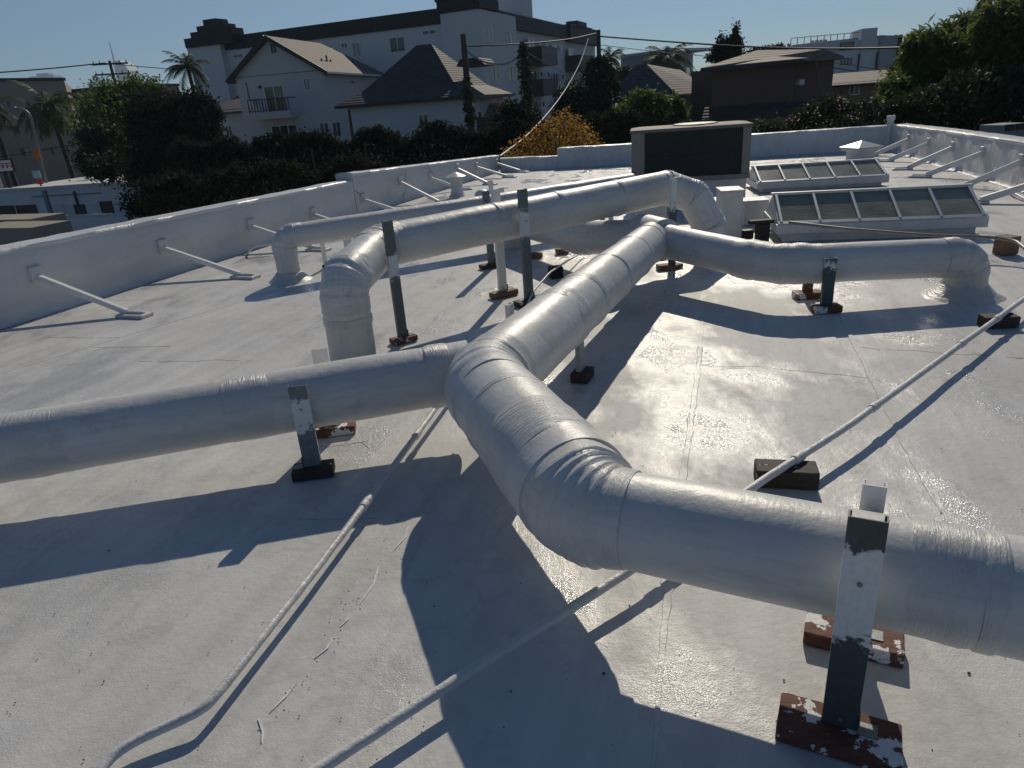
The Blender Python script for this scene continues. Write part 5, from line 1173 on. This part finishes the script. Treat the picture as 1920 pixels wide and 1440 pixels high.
wire('sagging pale cable between thick pole and leaning pole', wpx((874, 95, 36), (905, 118, 35.5), (945, 122, 35), (965, 112, 34.5), (975, 102, 34)), .035, 'galv')
wire('pale service cable swooping down from the ivy pole to our parapet', wpx((1103, 72, 38), (1090, 115, 36), (1063, 165, 33), (1030, 210, 29), (985, 258, 24), (938, 292, 20)), .022, 'trim_white')
wire('overhead wires running off from the crossarm pole at far left', wpx((198, 118, 70), (100, 128, 66), (0, 136, 62), (-80, 140, 60)), .05)
wire('faint wire from the crossarm pole toward the apartment block', wpx((210, 120, 70), (300, 128, 68), (365, 133, 66)), .03)
wire('low wires crossing in front of the beige apartments', wpx((-40, 300, 58), (60, 285, 58), (140, 270, 57), (240, 262, 55)), .03)
wire('thin wire from leaning pole down to the yellow bush side', wpx((990, 100, 34), (1030, 122, 35), (1068, 142, 38)), .016)
wire('thin line behind the brown house gap', wpx((1320, 134, 70), (1345, 134, 60)), .02)
# street lamp
lp = D(82, 345, 50); lt = D(58, 225, 50); base = Vector((lp.x, lp.y, ground_h(lp.x, lp.y))); t_ = thing('street_lamp', 'curved arm street lamp in front of the beige apartments', 'lamp', base)
MB().tube(smooth_path([base, D(74, 290, 50), D(60, 228, 50), D(54, 212, 50), D(40, 203, 50), D(24, 204, 50)], 2), .09, 10).build('lamp_post', 'lamp_grey', t_, smooth=True)
MB().box(D(20, 203, 50), (.7, .3, .16)).build('lamp_head', 'lamp_grey', t_, bevel=.04)
# shop sign with red lettering
s0, s1 = D(-30, 312, 47), D(21, 307, 47); FG = Face(s0, s1); t_ = thing('shop_sign', 'white lightbox shop sign with blurred red lettering', 'sign', Vector((s0.x, s0.y, -3)))
z1, z0 = FG.sz(5, 301)[1], FG.sz(5, 321)[1]; FG.box(MB(), 0, FG.L + .15, z0 - .1, z1 + .1, -.4, 0).build('sign_box', 'trim_dark', t_); FG.box(MB(), .1, FG.L, z0, z1, 0, .03).build('sign_face', 'sign_white', t_)
for k in range(5):
    a = FG.L * (.20 + .16 * k); hh = z1 - z0; lt_ = MB(); FG.box(lt_, a, a + .06, z0 + hh * .25, z0 + hh * .75, .03, .045); FG.box(lt_, a + .06, a + .28, z0 + hh * .68, z0 + hh * .75, .03, .045); FG.box(lt_, a + .06, a + .28, z0 + hh * .46, z0 + hh * .53, .03, .045); FG.box(lt_, a + .22, a + .28, z0 + hh * .25, z0 + hh * .46, .03, .045)
    lt_.build('letter', 'sign_red', t_)['kind'] = 'stuff'
MB().tube([FG.P(FG.L * .6, -4.8, -.2), FG.P(FG.L * .6, z0 - .1, -.2)], .12, 10).build('sign_post', 'trim_dark', t_)
n0, n1 = D(62, 326, 47), D(76, 325, 47); FG = Face(n0, n1); t_ = thing('pole_sign', 'small pale blue board over a red panel below the street lamp', 'sign', Vector((n0.x, n0.y, -3.5)))
FG.box(MB(), 0, FG.L, FG.sz(69, 334)[1], FG.sz(69, 320)[1], 0, .08).build('sign_board', 'sign_blue', t_); FG.box(MB(), .1, FG.L, FG.sz(69, 346)[1], FG.sz(69, 335)[1], 0, .08).build('sign_board', 'sign_red', t_); MB().tube([FG.P(FG.L / 2, -4.6, -.05), FG.P(FG.L / 2, FG.sz(69, 320)[1], -.05)], .05, 8).build('sign_post', 'trim_dark', t_)
n0, n1 = D(64, 290, 49.8), D(75, 289, 49.8); FG = Face(n0, n1); tag(FG.box(MB(), 0, FG.L, FG.sz(69, 300)[1], FG.sz(69, 280)[1], 0, .05).build('banner', 'banner_orange', None), 'small orange banner hanging on the street lamp post', 'banner')

# ---------------- haze
hz = MB().box((0, 900, 157), (2980, 2380, 330)).build('haze', 'wire_black', None, origin=(0, 900, 0)); hz['kind'] = 'stuff'
m = bpy.data.materials.new('haze_air'); m.use_nodes = True; t = m.node_tree
for n_ in list(t.nodes): t.nodes.remove(n_)
out = t.nodes.new('ShaderNodeOutputMaterial'); pv = t.nodes.new('ShaderNodeVolumePrincipled'); pv.inputs['Color'].default_value = (.66, .83, 1, 1); pv.inputs['Density'].default_value = .00024; pv.inputs['Anisotropy'].default_value = .3
t.links.new(pv.outputs[0], out.inputs['Volume']); hz.data.materials.clear(); hz.data.materials.append(m)
